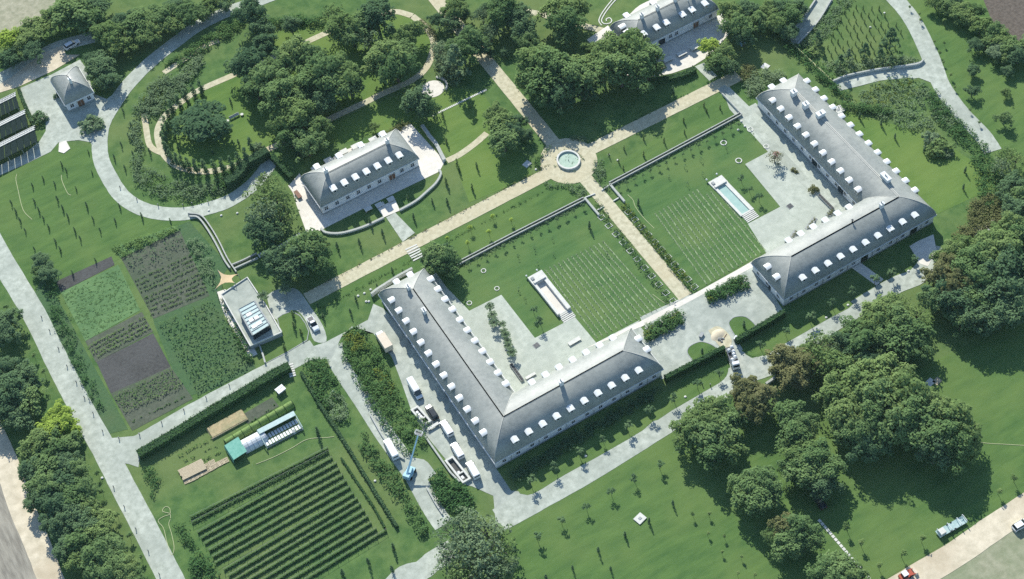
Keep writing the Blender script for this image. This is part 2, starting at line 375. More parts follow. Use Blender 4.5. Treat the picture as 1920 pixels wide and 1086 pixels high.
HCORE = mat('hedge core', (.02, .05, .02), (.035, .075, .03), 3, .95)

# ------------------------------------------------------------------ the ground, fields, lawns
mb = MB(); NG = 40
for i in range(NG+1):
    for j in range(NG+1): mb.v.append((-2000+4000*i/NG+40, -2000+4000*j/NG, 0))
mb.f = [(i*(NG+1)+j, (i+1)*(NG+1)+j, (i+1)*(NG+1)+j+1, i*(NG+1)+j+1) for i in range(NG) for j in range(NG)]
struct('ground', mb, GRASS)
ZN = [0]
def zup(): ZN[0] += 1; return (ZN[0] % 60)*.0009
def area(name, poly, mt, z):
    z += zup(); q = [poly[0]]
    for p in poly[1:]:
        if math.dist(p, q[-1]) > .05: q.append(p)
    if math.dist(q[0], q[-1]) < .05: q.pop()
    mb = MB(); mb.v = [(x, y, z) for x, y in q]
    for t in tessellate_polygon([[Vector((x, y, 0)) for x, y in q]]):
        a, b, c = (q[i] for i in t); up = (b[0]-a[0])*(c[1]-a[1])-(b[1]-a[1])*(c[0]-a[0]) > 0
        mb.f.append(tuple(t) if up else tuple(t)[::-1])
    return struct(name, mb, mt)
def road(name, line, w, mt, z, n=5):
    q = spline(line, n); r = random.Random(len(q)); d = [q[0]]
    for a, b in zip(q[:-1], q[1:]):
        m_ = max(1, int(math.dist(a, b)/3)); d += [lerp(a, b, (k+1)/m_) for k in range(m_)]
    if hasattr(w, '__len__'): ww = [float(np.interp(i/len(d)*len(q), range(len(w)), w)) for i in range(len(d))]
    else: ww = [w]*len(d)
    return struct(name, MB().strip(d, [x*r.uniform(.98, 1.02) for x in ww], z+zup(), z-.2), mt)
def road_plain(name, line, w, mt, z, n=5): return struct(name, MB().strip(spline(line, n), w, z+zup(), z-.2), mt)
area('lawn', gp('590,600 700,530 730,520 862,500 1095,378 1060,340 1000,335 570,555'), LAWN, .012)
area('lawn', gp('1125,330 1390,150 1420,190 1390,220 1150,345'), LAWN, .012)
area('court_lawn', gp('845,520 870,497 1100,378 1280,560 1120,645 1076,597 1003,636 940,555 880,584'), LAWN_D, .02)
area('court_lawn', gp('1150,348 1392,222 1440,290 1397,312 1463,388 1410,412 1440,470 1295,552'), LAWN_D, .02)
area('lawn', gp('1575,205 1680,235 1760,260 1850,320 1870,350 1760,400 1700,360'), LAWN_E, .012)
area('lawn', gp('1660,0 1920,0 1920,330 1870,290 1790,220 1745,140 1725,70'), LAWN, .012)
area('lawn', gp('0,330 110,270 170,275 190,340 240,390 360,400 340,430 100,545 90,640 0,440'), LAWN, .012)
area('park_lawn', spline(gp('360,170 433,135 520,60 640,30 760,25 800,60 805,110 770,150 680,192 540,262 440,305 360,315 305,275 310,220'), 4), LAWN_E, .012)
area('lawn', gp('540,270 690,200 800,160 900,170 960,250 1000,330 880,380 850,300 760,235 640,270'), LAWN_E, .011)
area('meadow', gp('940,985 1280,800 1500,780 1700,700 1920,600 1920,930 1660,1086 1300,1200 900,1150'), LAWN, .012)
area('dry_field', gp('-60,-60 110,-60 100,40 45,45 0,70 -60,60'), DRY, .012)
area('ploughed_field', gp('-80,860 10,850 40,960 75,1035 100,1086 120,1160 -80,1160'), PLOUGH, .012)
area('bare_field', gp('1820,-60 1990,-60 1990,120 1920,85 1860,40'), BROWN, .012)
area('dry_field', gp('1720,1090 1930,965 1990,1000 1990,1200 1690,1200'), DRY, .013)
area('garden_verge', gp('355,415 430,500 415,520 420,600 480,690 400,730 345,745 290,610 265,520 220,470 330,425'), VERGE, .014)
area('garden_verge', gp('80,520 100,545 240,805 200,815 160,760 90,640 60,560'), VERGE, .014)

# roads and paths
road('road', gp('-70,360 -20,445 14,505 64,589 103,669 131,724 157,774 195,842 230,911 267,981 320,1086 365,1180'), 6.2, ASPH, .03)
road('road', gp('235,868 255,838 300,810 360,775 430,737 520,690 590,652'), [8, 7, 6.2]+[5.8]*28, ASPH, .034)
area('road', gp('185,805 205,822 250,818 285,806 258,842 240,870 226,868'), ASPH, .036)
area('yard', gp('556,660 610,642 690,600 700,570 718,578 735,595 945,900 958,920 1007,926 960,982 930,988 925,930 885,912 866,908 836,862 800,818 772,772 752,715 735,670 700,625 660,612 640,632 632,650 622,672 560,678'), YARD, .032)
road('side_road', gp('622,650 640,690 680,750 722,815 775,890 800,935 815,960 832,985'), [6.2]+[4.9]*35, ASPH, .028)
area('terrace', [(-3, 93.2), (35.6, 93.2), (35.6, 113), (-3, 113)], WHITEP, .04)
area('court_paving', [(120.2, 14.5), (124.6, 14.5), (124.6, 63), (120.2, 63)], YARD, .032)
area('court_paving', [(14.2, 14.2), (17.4, 14.2), (17.4, 62), (14.2, 62)], GRAVEL, .032)
area('forecourt', [(49.5, -.6), (54, -.6), (54, 17), (49.5, 17)], YARD, .03)
area('side_road', gp('742,842 775,858 795,862 803,868 818,888 800,900 796,930 770,915'), ASPH, .029)
road('road', gp('935,975 1000,940 1100,884 1200,822 1270,778 1330,742 1385,705 1440,684'), 6.6, ASPH, .038)
road('road', gp('690,1160 750,1086 790,1070 815,1050 850,1030'), 5.5, ASPH, .028)
road('road', gp('1385,705 1440,684 1500,645 1560,607 1620,570 1680,535 1720,518 1742,490 1748,460'), 5.2, ASPH, .034)
area('forecourt', gp('1200,595 1232,580 1285,556 1310,548 1410,490 1470,585 1440,610 1385,642 1398,665 1450,695 1392,722 1370,690 1360,655 1250,712 1240,690'), YARD, .04)
area('court_paving', gp('832,535 846,548 880,583 940,553 1003,634 1078,595 1118,643 1200,600 1185,618 960,745'), GRAVEL, .03)
area('court_paving', gp('1352,163 1364,160 1420,215 1590,380 1590,400 1440,480 1402,420 1463,388 1397,308 1440,285 1368,205'), GRAVEL, .03)
area('terrace_strip', gp('1095,655 1200,603 1300,552 1440,474 1446,482 1300,562 1205,612'), WHITEP, .045)
# buff gravel walks and the round place
road('gravel_walk', [P(575, 561), P(1035, 322)], 4.2, BUFF, .05, 2)
road('gravel_walk', [P(1098, 285), P(1385, 142)], 4.2, BUFF, .05, 2)
road('gravel_walk', [P(1092, 328), P(1285, 557)], 4.0, BUFF, .046, 2)
road('gravel_walk', [P(1048, 282), P(990, 210), P(900, 100), P(812, -8), P(780, -50)], 4.3, BUFF, .046, 2)
FC = P(1066, 302)
def ell(c, a, b, n=40, rot=0.0): return [(c[0]+a*math.cos(t)*math.cos(rot)-b*math.sin(t)*math.sin(rot), c[1]+a*math.cos(t)*math.sin(rot)+b*math.sin(t)*math.cos(rot)) for t in [2*math.pi*i/n for i in range(n)]]
area('round_place', ell(FC, 8.1, 8.6), BUFF, .06)
road('gravel_walk', gp('773,30 800,53 813,77 810,103 797,130 770,152 713,178 683,193 597,233 540,263 490,286 443,310 400,321 363,320 330,310 308,290 297,263 297,240 310,217 333,197 360,177 387,163 433,143 500,113 590,72 640,50 700,30 740,22 773,30'), 2.1, BUFF, .03)
road('gravel_walk', gp('270,213 274,240 279,268 288,280 303,287'), 1.8, BUFF, .031)
road('gravel_walk', gp('307,137 345,112 390,84 410,76'), 1.9, BUFF, .031)
road('gravel_walk', gp('838,302 862,290 890,270 913,250'), 2.0, BUFF, .031)
road('gravel_walk', gp('975,20 1015,27 1060,40 1100,50 1140,60'), 2.2, BUFF, .031)
road('drive', gp('540,-20 480,4 440,17 400,34 365,53 330,79 290,110 258,140 233,168 208,205 192,235 187,267 190,300 205,333 228,367 260,389 300,400 347,401 390,391 430,377 470,350 498,318 508,298'), 4.7, ASPH, .03)
area('gate_yard', gp('35,167 97,140 150,112 160,126 177,177 200,186 230,165 236,172 213,213 200,240 195,268 196,298 176,300 177,283 170,267 147,263 110,267 95,285 50,307 0,329 -20,336 -20,316 0,310 43,290 73,267 86,246 86,227 60,217'), ASPH, .034)
area('sand_patch', gp('-5,160 20,146 53,120 87,97 117,86 124,103 150,103 100,133 35,163 0,174'), SAND, .03)
road('lane', gp('-30,160 10,143 50,122 100,92 150,76 190,66'), 5.0, ASPH, .022)
road('sandy_track', gp('-20,800 12,870 40,950 70,1020 95,1086 120,1150'), 6.2, SAND, .03)
road('sandy_track', gp('1640,1130 1720,1082 1795,1037 1870,985 1960,928'), 6.4, SAND, .03)
road('road', gp('1640,-40 1685,5 1715,45 1745,108 1765,160 1800,210 1840,252 1862,284'), 5.2, ASPH, .03)
road('road', gp('1568,160 1600,152 1650,140 1700,135 1740,128'), [4.8]*16+[6]*5, ASPH, .034)
area('road', gp('1728,118 1745,128 1770,172 1758,170 1745,155 1722,146 1700,146 1715,124'), ASPH, .036)
road('road', gp('1558,-30 1545,0 1525,28 1500,60 1482,82'), 5.0, ASPH, .03)
road('path', gp('1352,163 1380,195 1420,240 1500,330 1575,400'), 2.8, ASPH, .036)
area('path', gp('724,408 741,399 778,437 755,454'), ASPH, .042)
area('path', gp('1303,125 1320,118 1345,143 1330,152'), ASPH, .042)
road('path', gp('1600,494 1625,512 1650,530'), 2.9, WHITEP, .042)
area('terrace', gp('1705,462 1722,452 1750,440 1756,470 1740,500 1725,495'), WHITEP, .045)
road('path', gp('1835,450 1862,437 1885,425'), 7.5, WHITEP, .03)
road('path', gp('415,545 430,590 455,630 475,668'), 2.4, WHITEP, .03)
area('annex_yard', spline(gp('500,555 515,545 540,540 560,545 580,572 605,610 612,640 590,640 580,618 572,600 560,585 545,583 520,600 507,585'), 3), YARD, .036)
# lawn islands with pale kerbs
def island(poly, k=True):
    area('lawn', poly, LAWN, .07)
    if k: struct('kerb', MB().strip(list(poly)+[poly[0]], .22, .12, .0), CONC)
island(spline(gp('1303,681 1289,663 1293,650 1313,641 1333,646 1348,656'), 4))
island(spline(gp('1382,637 1367,610 1370,600 1380,594 1397,594 1410,603 1417,611'), 4))
island(spline(gp('1363,660 1366,690 1357,712 1320,735 1260,770 1225,790 1215,760 1260,725'), 3), False)
island(spline(gp('1390,658 1410,668 1430,667 1480,640 1550,600 1600,570 1550,560 1480,590'), 3), False)
island(gp('520,597 530,590 547,584 562,592 573,607 579,622 576,638 540,660 497,682 488,648 526,626'))
island(spline(gp('955,890 985,880 1100,815 1240,730 1225,790 1150,840 1060,890 1000,926 975,926'), 3), False)
# the gravel round the round pool and the wall-lined planting
area('pool_bed', ell(FC, 4.6, 4.9), VERGE, .075)
# vegetable plots
for nme, s, mt in (('soil_plot', '105,528 209,481 215,497 114,548', SOIL), ('crop_plot', '114,548 222,497 263,582 160,640', CROPG),
    ('soil_plot', '160,640 266,585 287,622 180,680', SOIL2), ('soil_plot', '181,679 287,625 320,688 208,738', SOIL),
    ('soil_plot', '208,738 320,688 362,748 248,808', SOIL2), ('soil_plot', '227,484 337,432 393,555 288,598', SOIL2),
    ('crop_plot', '293,602 397,559 478,690 372,742', VERGE), ('crop_plot', '212,464 327,424 337,432 226,484', CROPG),
    ('soil_plot', '447,782 510,745 523,762 465,795', SOIL2)):
    area(nme, gp(s), mt, .03)

# ------------------------------------------------------------------ buildings
PROF_T = [0, .03, .06, .12, .2, .3, .42, .56, .72, .86, 1]
PROF_H = [0, .135, .25, .405, .545, .665, .772, .862, .934, .975, 1]
def hprof(t): return float(np.interp(t, PROF_T, PROF_H))
def win_mesh(w=1.15, h=1.45):
    p = MB().box((0, -.03, 0), (w, .06, h)).mesh('window', GLASS)
    f = MB()
    for x in (-w/2, w/2): f.box((x, -.06, 0), (.12, .14, h+.12))
    for z in (-h/2, h/2): f.box((0, -.06, z), (w-.12, .14, .12))
    f.box((0, -.075, 0), (.07, .05, h-.12)); f.box((0, -.075, .1), (w-.12, .04, .06)); f.box((0, -.1, -h/2-.1), (w+.3, .26, .07))
    return p, f.mesh('window_frame', WALLW)
WIN = win_mesh(); WIN_S = win_mesh(.7, .6)
def door_mesh(w=1.9, h=2.5):
    d = MB().box((0, -.04, h/2), (w, .08, h)).mesh('door', WOOD); f = MB()
    for x in (-w/2-.08, w/2+.08): f.box((x, -.07, h/2+.05), (.16, .18, h+.1))
    f.box((0, -.07, h+.1), (w, .18, .2)); f.box((0, -.09, h*.45), (.06, .05, h*.85))
    return d, f.mesh('door_frame', STONEW)
DOOR = door_mesh(); DARKD = MB().box((0, -.04, 1.25), (2.3, .08, 2.5)).mesh('doorway', GLASS)
def dormer_meshes(front, base):
    """origin on the eave line, x along the facade, y inward"""
    w, y0, y1, zt = 1.5, .7, 3.1, base+3.05
    b = MB().box((0, (y0+y1)/2, base+1.65), (w, y1-y0, 2.9)).mesh('dormer', SLATE)
    lid = MB(); n = 6; v = []
    for y, dz in ((y0-.2, 0), (y1-.5, .12)):
        for k in range(n+1):
            t = k/n*2-1; v.append((t*(w/2+.16), y, zt+dz+.2*(1-t*t)))
    for y, dz in ((y0-.2, 0), (y1-.5, .12)):
        for k in range(n+1):
            t = k/n*2-1; v.append((t*(w/2+.16), y, zt+dz-.09+.1*(1-t*t)))
    N = n+1; f = [(k, k+1, N+k+1, N+k) for k in range(n)]+[(2*N+k+1, 2*N+k, 3*N+k, 3*N+k+1) for k in range(n)]
    f += [(k+1, k, 2*N+k, 2*N+k+1) for k in range(n)]+[(N+k, N+k+1, 3*N+k+1, 3*N+k) for k in range(n)]
    f += [(0, N, 3*N, 2*N), (N+n, n, 2*N+n, 3*N+n)]
    lid.add(v, f); lidm = lid.mesh('dormer_roof', LIDM)
    g = MB().box((0, y0-.03, base+2.4), (.8, .06, .75)).mesh('dormer_window', GLASS)
    s = MB()
    for x in (-.46, .46): s.box((x, y0-.05, base+2.4), (.12, .1, .95))
    for z in (2.0, 2.8): s.box((0, y0-.05, base+z), (.8, .1, .1))
    return b, lidm, g, s.mesh('dormer_trim', WALLW)
SIDE = {'S': 0.0, 'N': math.pi, 'W': -math.pi/2, 'E': math.pi/2}
def house(name, label, poly, D, eave, H, group, rings=15):
    """poly: eave corners (x, y, inset sign x, inset sign y), counter-clockwise; every slope rises from its eave"""
    ox, oy = poly[0][0], poly[0][1]
    root = thing(name, label, 'building', (ox, oy, 0), 0, group); n = len(poly); q = [(x-ox, y-oy, a, b) for x, y, a, b in poly]
    ins = lambda d: [(x+a*d, y+b*d) for x, y, a, b in q]
    inner = ins(.35); part('wall', MB().prism(inner, -.05, eave-.1), WALLW, root)
    pl = MB(); o = ins(.27)
    pl.prism(o, -.04, .45); part('plinth', pl, CONC, root)
    c = MB(); a0 = ins(-.14); a1 = ins(.3)
    for i in range(n):
        j = (i+1) % n; c.add([(*a0[i], eave-.32), (*a0[j], eave-.32), (*a1[j], eave-.32), (*a1[i], eave-.32), (*a0[i], eave+.03), (*a0[j], eave+.03), (*a1[j], eave+.03), (*a1[i], eave+.03)], [(3, 2, 1, 0), (4, 5, 6, 7), (0, 1, 5, 4), (2, 3, 7, 6)])
    part('cornice', c, WALLW, root)
    r = MB(); K = rings
    for i in range(n):
        j = (i+1) % n; vs = []; base = len(r.v); NS = 12
        for k in range(K):
            t = (k/(K-1))**1.9; P_ = ins(D*t); z = eave+.04+H*hprof(t)
            vs += [(*P_[i], z), (*P_[j], z)]
        r.add(vs, [(2*k, 2*k+1, 2*k+3, 2*k+2) for k in range(K-1)])
    part('roof', r, SLATE, root, smooth=True)
    tip = ins(D); cap = MB()
    for i in range(n):
        for k in range(K-1):
            t0, t1 = (k/(K-1))**1.9, ((k+1)/(K-1))**1.9; A = ins(D*t0)[i]; B = ins(D*t1)[i]
            if q[i][2] is not None: cap.bar((*A, eave+.06+H*hprof(t0)), (*B, eave+.06+H*hprof(t1)), .16, .1)
    for i in range(n):
        j = (i+1) % n
        if math.dist(tip[i], tip[j]) > 1: cap.bar((*tip[i], eave+.07+H), (*tip[j], eave+.07+H), .3, .08)
    part('ridge_cap', cap, SLATE2, root)
    return root
DM = {}
def dormer(root, x, y, side, eave=3.55):
    if eave not in DM: DM[eave] = dormer_meshes(0, eave+.35)
    b, l, g, s = DM[eave]; o = put('dormer', b, root, (x-root.location.x, y-root.location.y, 0), SIDE[side])
    put('dormer_roof', l, o); put('dormer_window', g, o); put('dormer_trim', s, o)
def window(root, x, y, side, z=1.95, m=None):
    m = m or WIN; o = put('window', m[0], root, (x-root.location.x, y-root.location.y, z), SIDE[side]); put('window_frame', m[1], o)
def door(root, x, y, side, dark=False):
    l = (x-root.location.x, y-root.location.y, .05)
    if dark: put('doorway', DARKD, root, l, SIDE[side])
    else: o = put('door', DOOR[0], root, l, SIDE[side]); put('door_frame', DOOR[1], o)
def chimney(root, x, y, z, top, w=.75, d=1.3, rz=0.0):
    l = (x-root.location.x, y-root.location.y, 0); c = part('chimney', MB().box((0, 0, (z+top)/2), (w, d, top-z)), WALLW, root, l, rz)
    part('chimney_cap', MB().box((0, 0, top+.1), (w+.24, d+.24, .2)), LIDM, c)
    part('chimney_pot', MB().tube((0, -.3, top+.2), (0, -.3, top+.6), .16, .13).tube((0, .3, top+.2), (0, .3, top+.6), .16, .13), CONC, c)
PIPE = MB().tube((0, 0, .1), (0, 0, 3.4), .09, .09, 6).mesh('downpipe', CONC)
def pipe(root, x, y): put('downpipe', PIPE, root, (x-root.location.x, y-root.location.y, 0))
E_, H_ = 3.55, 5.45
# west and east L-shaped courtyard buildings
wb = house('courtyard_building', 'long white L-shaped building with grey dormered roof beside the van yard', [(0, 0, 1, 1), (50.4, 0, -1, 1), (50.4, 14.75, -1, -1), (14.75, 14.75, -1, -1), (14.75, 62, -1, -1), (0, 62, 1, -1)], 7.37, E_, H_, 'L-shaped courtyard buildings')
eb = house('courtyard_building', 'long white L-shaped building with grey dormered roof beside the blue swimming pool', [(88.6, .4, 1, 1), (139, .4, -1, 1), (139, 62, -1, -1), (124, 62, 1, -1), (124, 15, 1, -1), (88.6, 15, 1, -1)], 7.3, E_, H_, 'L-shaped courtyard buildings')
for i in range(13): dormer(wb, 0, 7.4+4.06*i, 'W'); window(wb, .35, 7.4+4.06*i, 'W')
for i in range(11): dormer(wb, 14.75, 16.65+3.96*i, 'E'); window(wb, 14.4, 16.65+3.96*i, 'E')
for i in range(10): dormer(wb, 6.9+4.1*i, 0, 'S')
for i in range(12): window(wb, 2.75+4.09*i, .35, 'S')
for x in (4.8, 13.0, 21.2, 29.4, 37.6, 45.7): pipe(wb, x, .22)
for i in range(7): dormer(wb, 19.2+4.08*i, 14.75, 'N'); window(wb, 19.2+4.08*i, 14.4, 'N')
for y in (5.5, 9.5): dormer(wb, 50.4, y, 'E'); window(wb, 50.05, y, 'E')
for x in (5.3, 9.5): dormer(wb, x, 62, 'N'); window(wb, x, 61.65, 'N')
for y in (25.6, 45.8): door(wb, .35, y, 'W', True)
for x in (25.2, 35.5): door(wb, x, 14.4, 'N', True)
chimney(wb, 24.5, 7.4, 8, 10.6, 1.0, .8); chimney(wb, 6.4, 55.4, 8, 10.2); chimney(wb, 6.2, 46.3, 8, 10.2)
for i in range(11): dormer(eb, 124, 17.1+3.92*i, 'W'); window(eb, 124.35, 16.9+3.93*i, 'W')
for i in range(13): dormer(eb, 139, 8.4+4.03*i, 'E'); window(eb, 138.65, 8.4+4.03*i, 'E')
for i in range(10): dormer(eb, 95.4+4.1*i, .4, 'S')
for i in range(12):
    if i not in (6, 10): window(eb, 91.3+4.09*i, .75, 'S')
for x in (93.4, 101.6, 109.8, 118, 126.2, 134.4): pipe(eb, x, .62)
door(eb, 115.4, .75, 'S', True); door(eb, 131.9, .75, 'S', True)
for x in (99.6, 103.6, 107.7, 111.7, 115.8, 119.6): dormer(eb, x, 15, 'N'); window(eb, x, 14.65, 'N')
for y in (5.7, 9.7): dormer(eb, 88.6, y, 'W'); window(eb, 88.95, y+2.4, 'W')
window(eb, 88.95, 3.2, 'W'); door(eb, 88.95, 7.6, 'W', True)
for x in (128.2, 132.3): dormer(eb, x, 62, 'N'); window(eb, x, 61.65, 'N')
for y in (22.8, 34.6): door(eb, 124.35, y, 'W', True)
chimney(eb, 130.2, 53.2, 8, 10.4, 1.5, 1.3); chimney(eb, 130.2, 47.6, 8, 10.4, 1.5, 1.3); chimney(eb, 131.6, 42.6, 8, 10.2, 2.4, 1.4); chimney(eb, 132.3, 14.6, 8, 10.2, 1.3, 3.0); chimney(eb, 125.4, 7.5, 8, 10.6, 1.1, .8)
part('vent', MB().tube((0, 0, 8.6), (0, 0, 9.9), .16).box((0, 0, 10), (.5, .5, .2)), DARKM, eb, (116-88.6, 7.9-.4, 0))
# pavilion
pv = house('pavilion', 'white hipped-roof house on a pale terrace with curved garden wall', [(.3, 97.4, 1, 1), (32.1, 97.4, -1, 1), (32.1, 110.1, -1, -1), (.3, 110.1, 1, -1)], 6.3, 3.8, 4.6, 'detached white houses')
for i in range(7): dormer(pv, 5.8+3.53*i, 97.4, 'S', 3.8)
for i in range(9):
    x = 2.0+3.43*i
    if i == 6: door(pv, 23.1, 97.75, 'S')
    else: window(pv, x if i < 6 else x+.4, 97.75, 'S', 2.1)
for x in (5.5, 12.6, 19.6, 26.8): dormer(pv, x, 110.1, 'N', 3.8); window(pv, x, 109.75, 'N', 2.1)
for y in (101, 106): window(pv, .65, y, 'W', 2.1); window(pv, 31.75, y, 'E', 2.1)
chimney(pv, 6.4, 104, 7.4, 9.9, 1.0, .8); chimney(pv, 26, 103.8, 7.4, 9.9, 1.0, .8)
# upper house
th = house('upper_house', 'white hipped-roof house with arched brown door on a sunlit terrace, at the top edge', [(104.5, 97.2, 1, 1), (135.4, 97.2, -1, 1), (135.4, 109.5, -1, -1), (104.5, 109.5, 1, -1)], 6.1, 3.8, 4.6, 'detached white houses')
for x in (109.6, 114.2, 117.6, 123.4, 126.8, 131.4): dormer(th, x, 97.2, 'S', 3.8)
for x in (109.6, 119): dormer(th, x, 109.5, 'N', 3.8)
for y in (102.2, 104.9): dormer(th, 104.5, y, 'W', 3.8)
for x in (118.2, 120.4, 132.6): window(th, x, 97.55, 'S', 2.1)
door(th, 115.2, 97.55, 'S', True); door(th, 127.4, 97.55, 'S')
for y in (100, 106.5): window(th, 104.85, y, 'W', 2.1); window(th, 135.05, y, 'E', 2.1)
for x in (112, 117.6, 123.9, 129.5): chimney(th, x, 103.4, 7.4, 10.0, .9, .8)
part('vent', MB().tube((0, 0, 7.2), (0, 0, 8.9), .14).box((0, 0, 9), (.45, .45, .18)), LIDM, th, (127.3-104.5, 101.6-97.2, 0))
# gatehouse
gh = house('gatehouse', 'small white gatehouse with steep grey hipped roof and brown door', [(-46.1, 176.3, 1, 1), (-36.8, 176.3, -1, 1), (-36.8, 188.2, -1, -1), (-46.1, 188.2, 1, -1)], 4.6, 3.4, 3.9, 'detached white houses')
window(gh, -44.2, 176.65, 'S', 1.9); window(gh, -38.7, 176.65, 'S', 1.9); door(gh, -41.45, 176.65, 'S')
for y in (179.5, 184.5): window(gh, -45.75, y, 'W', 1.9); window(gh, -37.15, y, 'E', 1.9)
chimney(gh, -41.45, 180.0, 6, 9.0, .7, .7)

# ------------------------------------------------------------------ the air: a thin even haze round everything
HM = bpy.data.materials.new('haze'); HM.use_nodes = True; hn = HM.node_tree.nodes; hn.clear()
ho = hn.new('ShaderNodeOutputMaterial'); hv = hn.new('ShaderNodeVolumePrincipled')
hv.inputs['Color'].default_value = (.70, 1.0, .97, 1); hv.inputs['Density'].default_value = .00003; hv.inputs['Anisotropy'].default_value = 0
HM.node_tree.links.new(hv.outputs[0], ho.inputs['Volume'])
tag(put('haze', MB().box((40, 40, 186), (4300, 4300, 374)).mesh('haze', HM)), kind='stuff')

# ------------------------------------------------------------------ large trees, region by region
KINDW = {'broad': 'tree', 'thin': 'airy tree', 'cone': 'conifer', 'bush': 'bush', 'column': 'cypress'}
COLW = {'oak leaves': 'deep green', 'broad leaves': 'mid green', 'dark leaves': 'dark', 'olive brown leaves': 'olive brown', 'yellow green leaves': 'yellow green', 'grey green leaves': 'grey green'}
MT = {'o': L_OAK, 'm': L_MID, 'd': L_DK, 'b': L_OLIVE, 'y': L_YEL, 'g': L_GREY}
KD = {'B': 'broad', 'T': 'thin', 'C': 'cone', 'U': 'bush', 'L': 'column'}
def wood(where, spec, group=None, hk=1.0, flat=1.0):
    """spec: 'x,y,r,kind+colour' photo points; every tree is a thing of its own"""
    L = []
    for s in spec.split():
        x, y, r, k = s.split(','); L.append((float(x), float(y), float(r), KD[k[0]], MT[k[1]]))
    L.sort(key=lambda a: a[0])
    cnt = {}
    for a in L: cnt.setdefault((a[3], a[4].name), []).append(a)
    for a in L:
        g = cnt[(a[3], a[4].name)]; i = g.index(a); n = len(g); kw = COLW[a[4].name]+' '+KINDW[a[3]]
        lab = '%s %s' % (kw, where) if n == 1 else '%s %s, %s of %s' % (kw, where, rank(i, n), 'two' if n == 2 else 'its kind')
        nm = {'broad': 'broadleaf_tree', 'thin': 'airy_tree', 'cone': 'conifer', 'bush': 'bush', 'column': 'cypress'}[a[3]]
        tree(nm, lab, 'bush' if a[3] == 'bush' else 'tree', a[0], a[1], a[2], a[3], a[4], group or 'trees '+where, hk, flat)
wood('in the oval park', '497,83,22,Bd 468,117,30,Bd 452,125,24,Bd 500,148,30,Bo 480,165,24,Bo 530,175,34,Bo 555,185,28,Bo 555,100,28,Bm 580,108,26,Bo 530,122,26,Bo 612,135,36,Bo 585,150,32,Bo 640,140,32,Bm 620,165,30,Bo 655,160,24,Bd 560,215,30,Bm 535,225,26,Bm 590,238,24,Bm 545,258,22,Bo 575,270,25,Bo 640,50,30,Bm 625,30,24,Tm 660,62,26,Bo 705,28,32,Bd 690,45,26,Bo 690,70,24,Tg 725,105,34,Bm 742,125,32,Bo 712,122,28,Bm 750,100,26,Bo 758,72,22,Bm 772,60,20,Bm 545,46,17,Bd 785,190,26,Bd 768,178,20,Tm 797,205,20,Bo 470,25,28,Bd 490,55,22,Bd 600,195,24,Bd')
wood('by the top left drive', '70,52,26,Bm 45,75,24,Bm 60,95,22,Bd 130,22,38,Bo 165,35,30,Bo 105,35,26,Bm 20,75,26,By 38,95,20,Bm 15,110,22,Bd 205,62,30,Bm 225,85,22,Bm 255,45,30,Bo 275,65,24,Bm 235,40,22,Bd 300,30,28,Bo 325,42,22,Bm 350,22,26,Bo 375,25,20,Bo 180,15,26,Bd 330,15,22,Bd 395,8,20,Bm 420,5,18,Bd 187,125,26,Bd 200,150,22,Bd 172,110,16,Bd', hk=.72)
wood('by the upper axis', '855,15,24,Bm 845,45,18,Bd 880,75,26,Bo 868,95,24,Bo 900,88,18,Bd 825,95,20,Tg 838,118,22,Tg 855,125,20,Cg 820,38,14,Bd 945,15,30,Bo 930,40,22,Bm 970,30,24,Bd 985,55,22,Bd 905,30,18,Tg 920,60,20,Tg 938,235,22,Bm 945,262,24,Bo 932,215,18,Bm 955,245,20,Bd 918,100,9,Bd 945,98,8,Bd 910,20,14,Bd 870,28,12,Bd', hk=1.0)
wood('below the upper house', '1045,20,28,Bm 1065,40,30,Bo 1080,20,22,Bm 1060,65,22,Bo 990,75,20,Bo 1005,118,32,Bm 1040,128,36,Bo 1070,150,34,Bo 1015,158,34,Bo 1050,178,28,Bd 1085,130,28,Bm 990,150,24,Bm 1095,165,22,Bd 1150,100,32,Bm 1180,92,34,Bm 1205,108,30,Bo 1165,130,34,Bo 1195,135,32,Bo 1130,130,28,Bo 1215,130,22,Bo 1110,95,18,Bm 972,228,13,Bd 988,252,11,Bd', hk=1.05)
wood('by the upper gable', '1372,22,22,Bm 1385,50,24,Bo 1365,45,18,Tm 1400,18,20,Bd 1420,35,18,Bo 1345,118,18,Bo 1358,98,16,Bm 1330,88,17,By 1370,125,14,Bd 1395,70,18,Bd', hk=1.0)
wood('beside the pavilion', '495,365,28,Tm 520,378,30,Tm 500,400,30,Tg 525,412,26,Tm 485,430,24,Bd 510,440,22,Bd 570,468,30,Bo 590,480,26,Bo 560,490,26,Bd 595,462,20,Bm 520,485,24,Bd 535,505,20,Bd 500,338,18,Tm', hk=1.0)
wood('at the van-yard building', '818,480,24,Bo 835,495,22,Bo 808,488,16,Bd 832,472,14,Bd', hk=.95)
wood('by the vegetable plots', '78,490,16,Bd 88,510,17,Bd 72,505,13,Bo', hk=.7)
wood('on the left edge', '15,600,20,Bd 5,625,22,Bd 20,690,20,Bd 45,705,22,Bd 25,730,28,Bd 50,750,24,Bo 10,760,26,Bd 60,725,16,Bd 35,785,22,Bd -10,700,24,Bd', hk=.9)
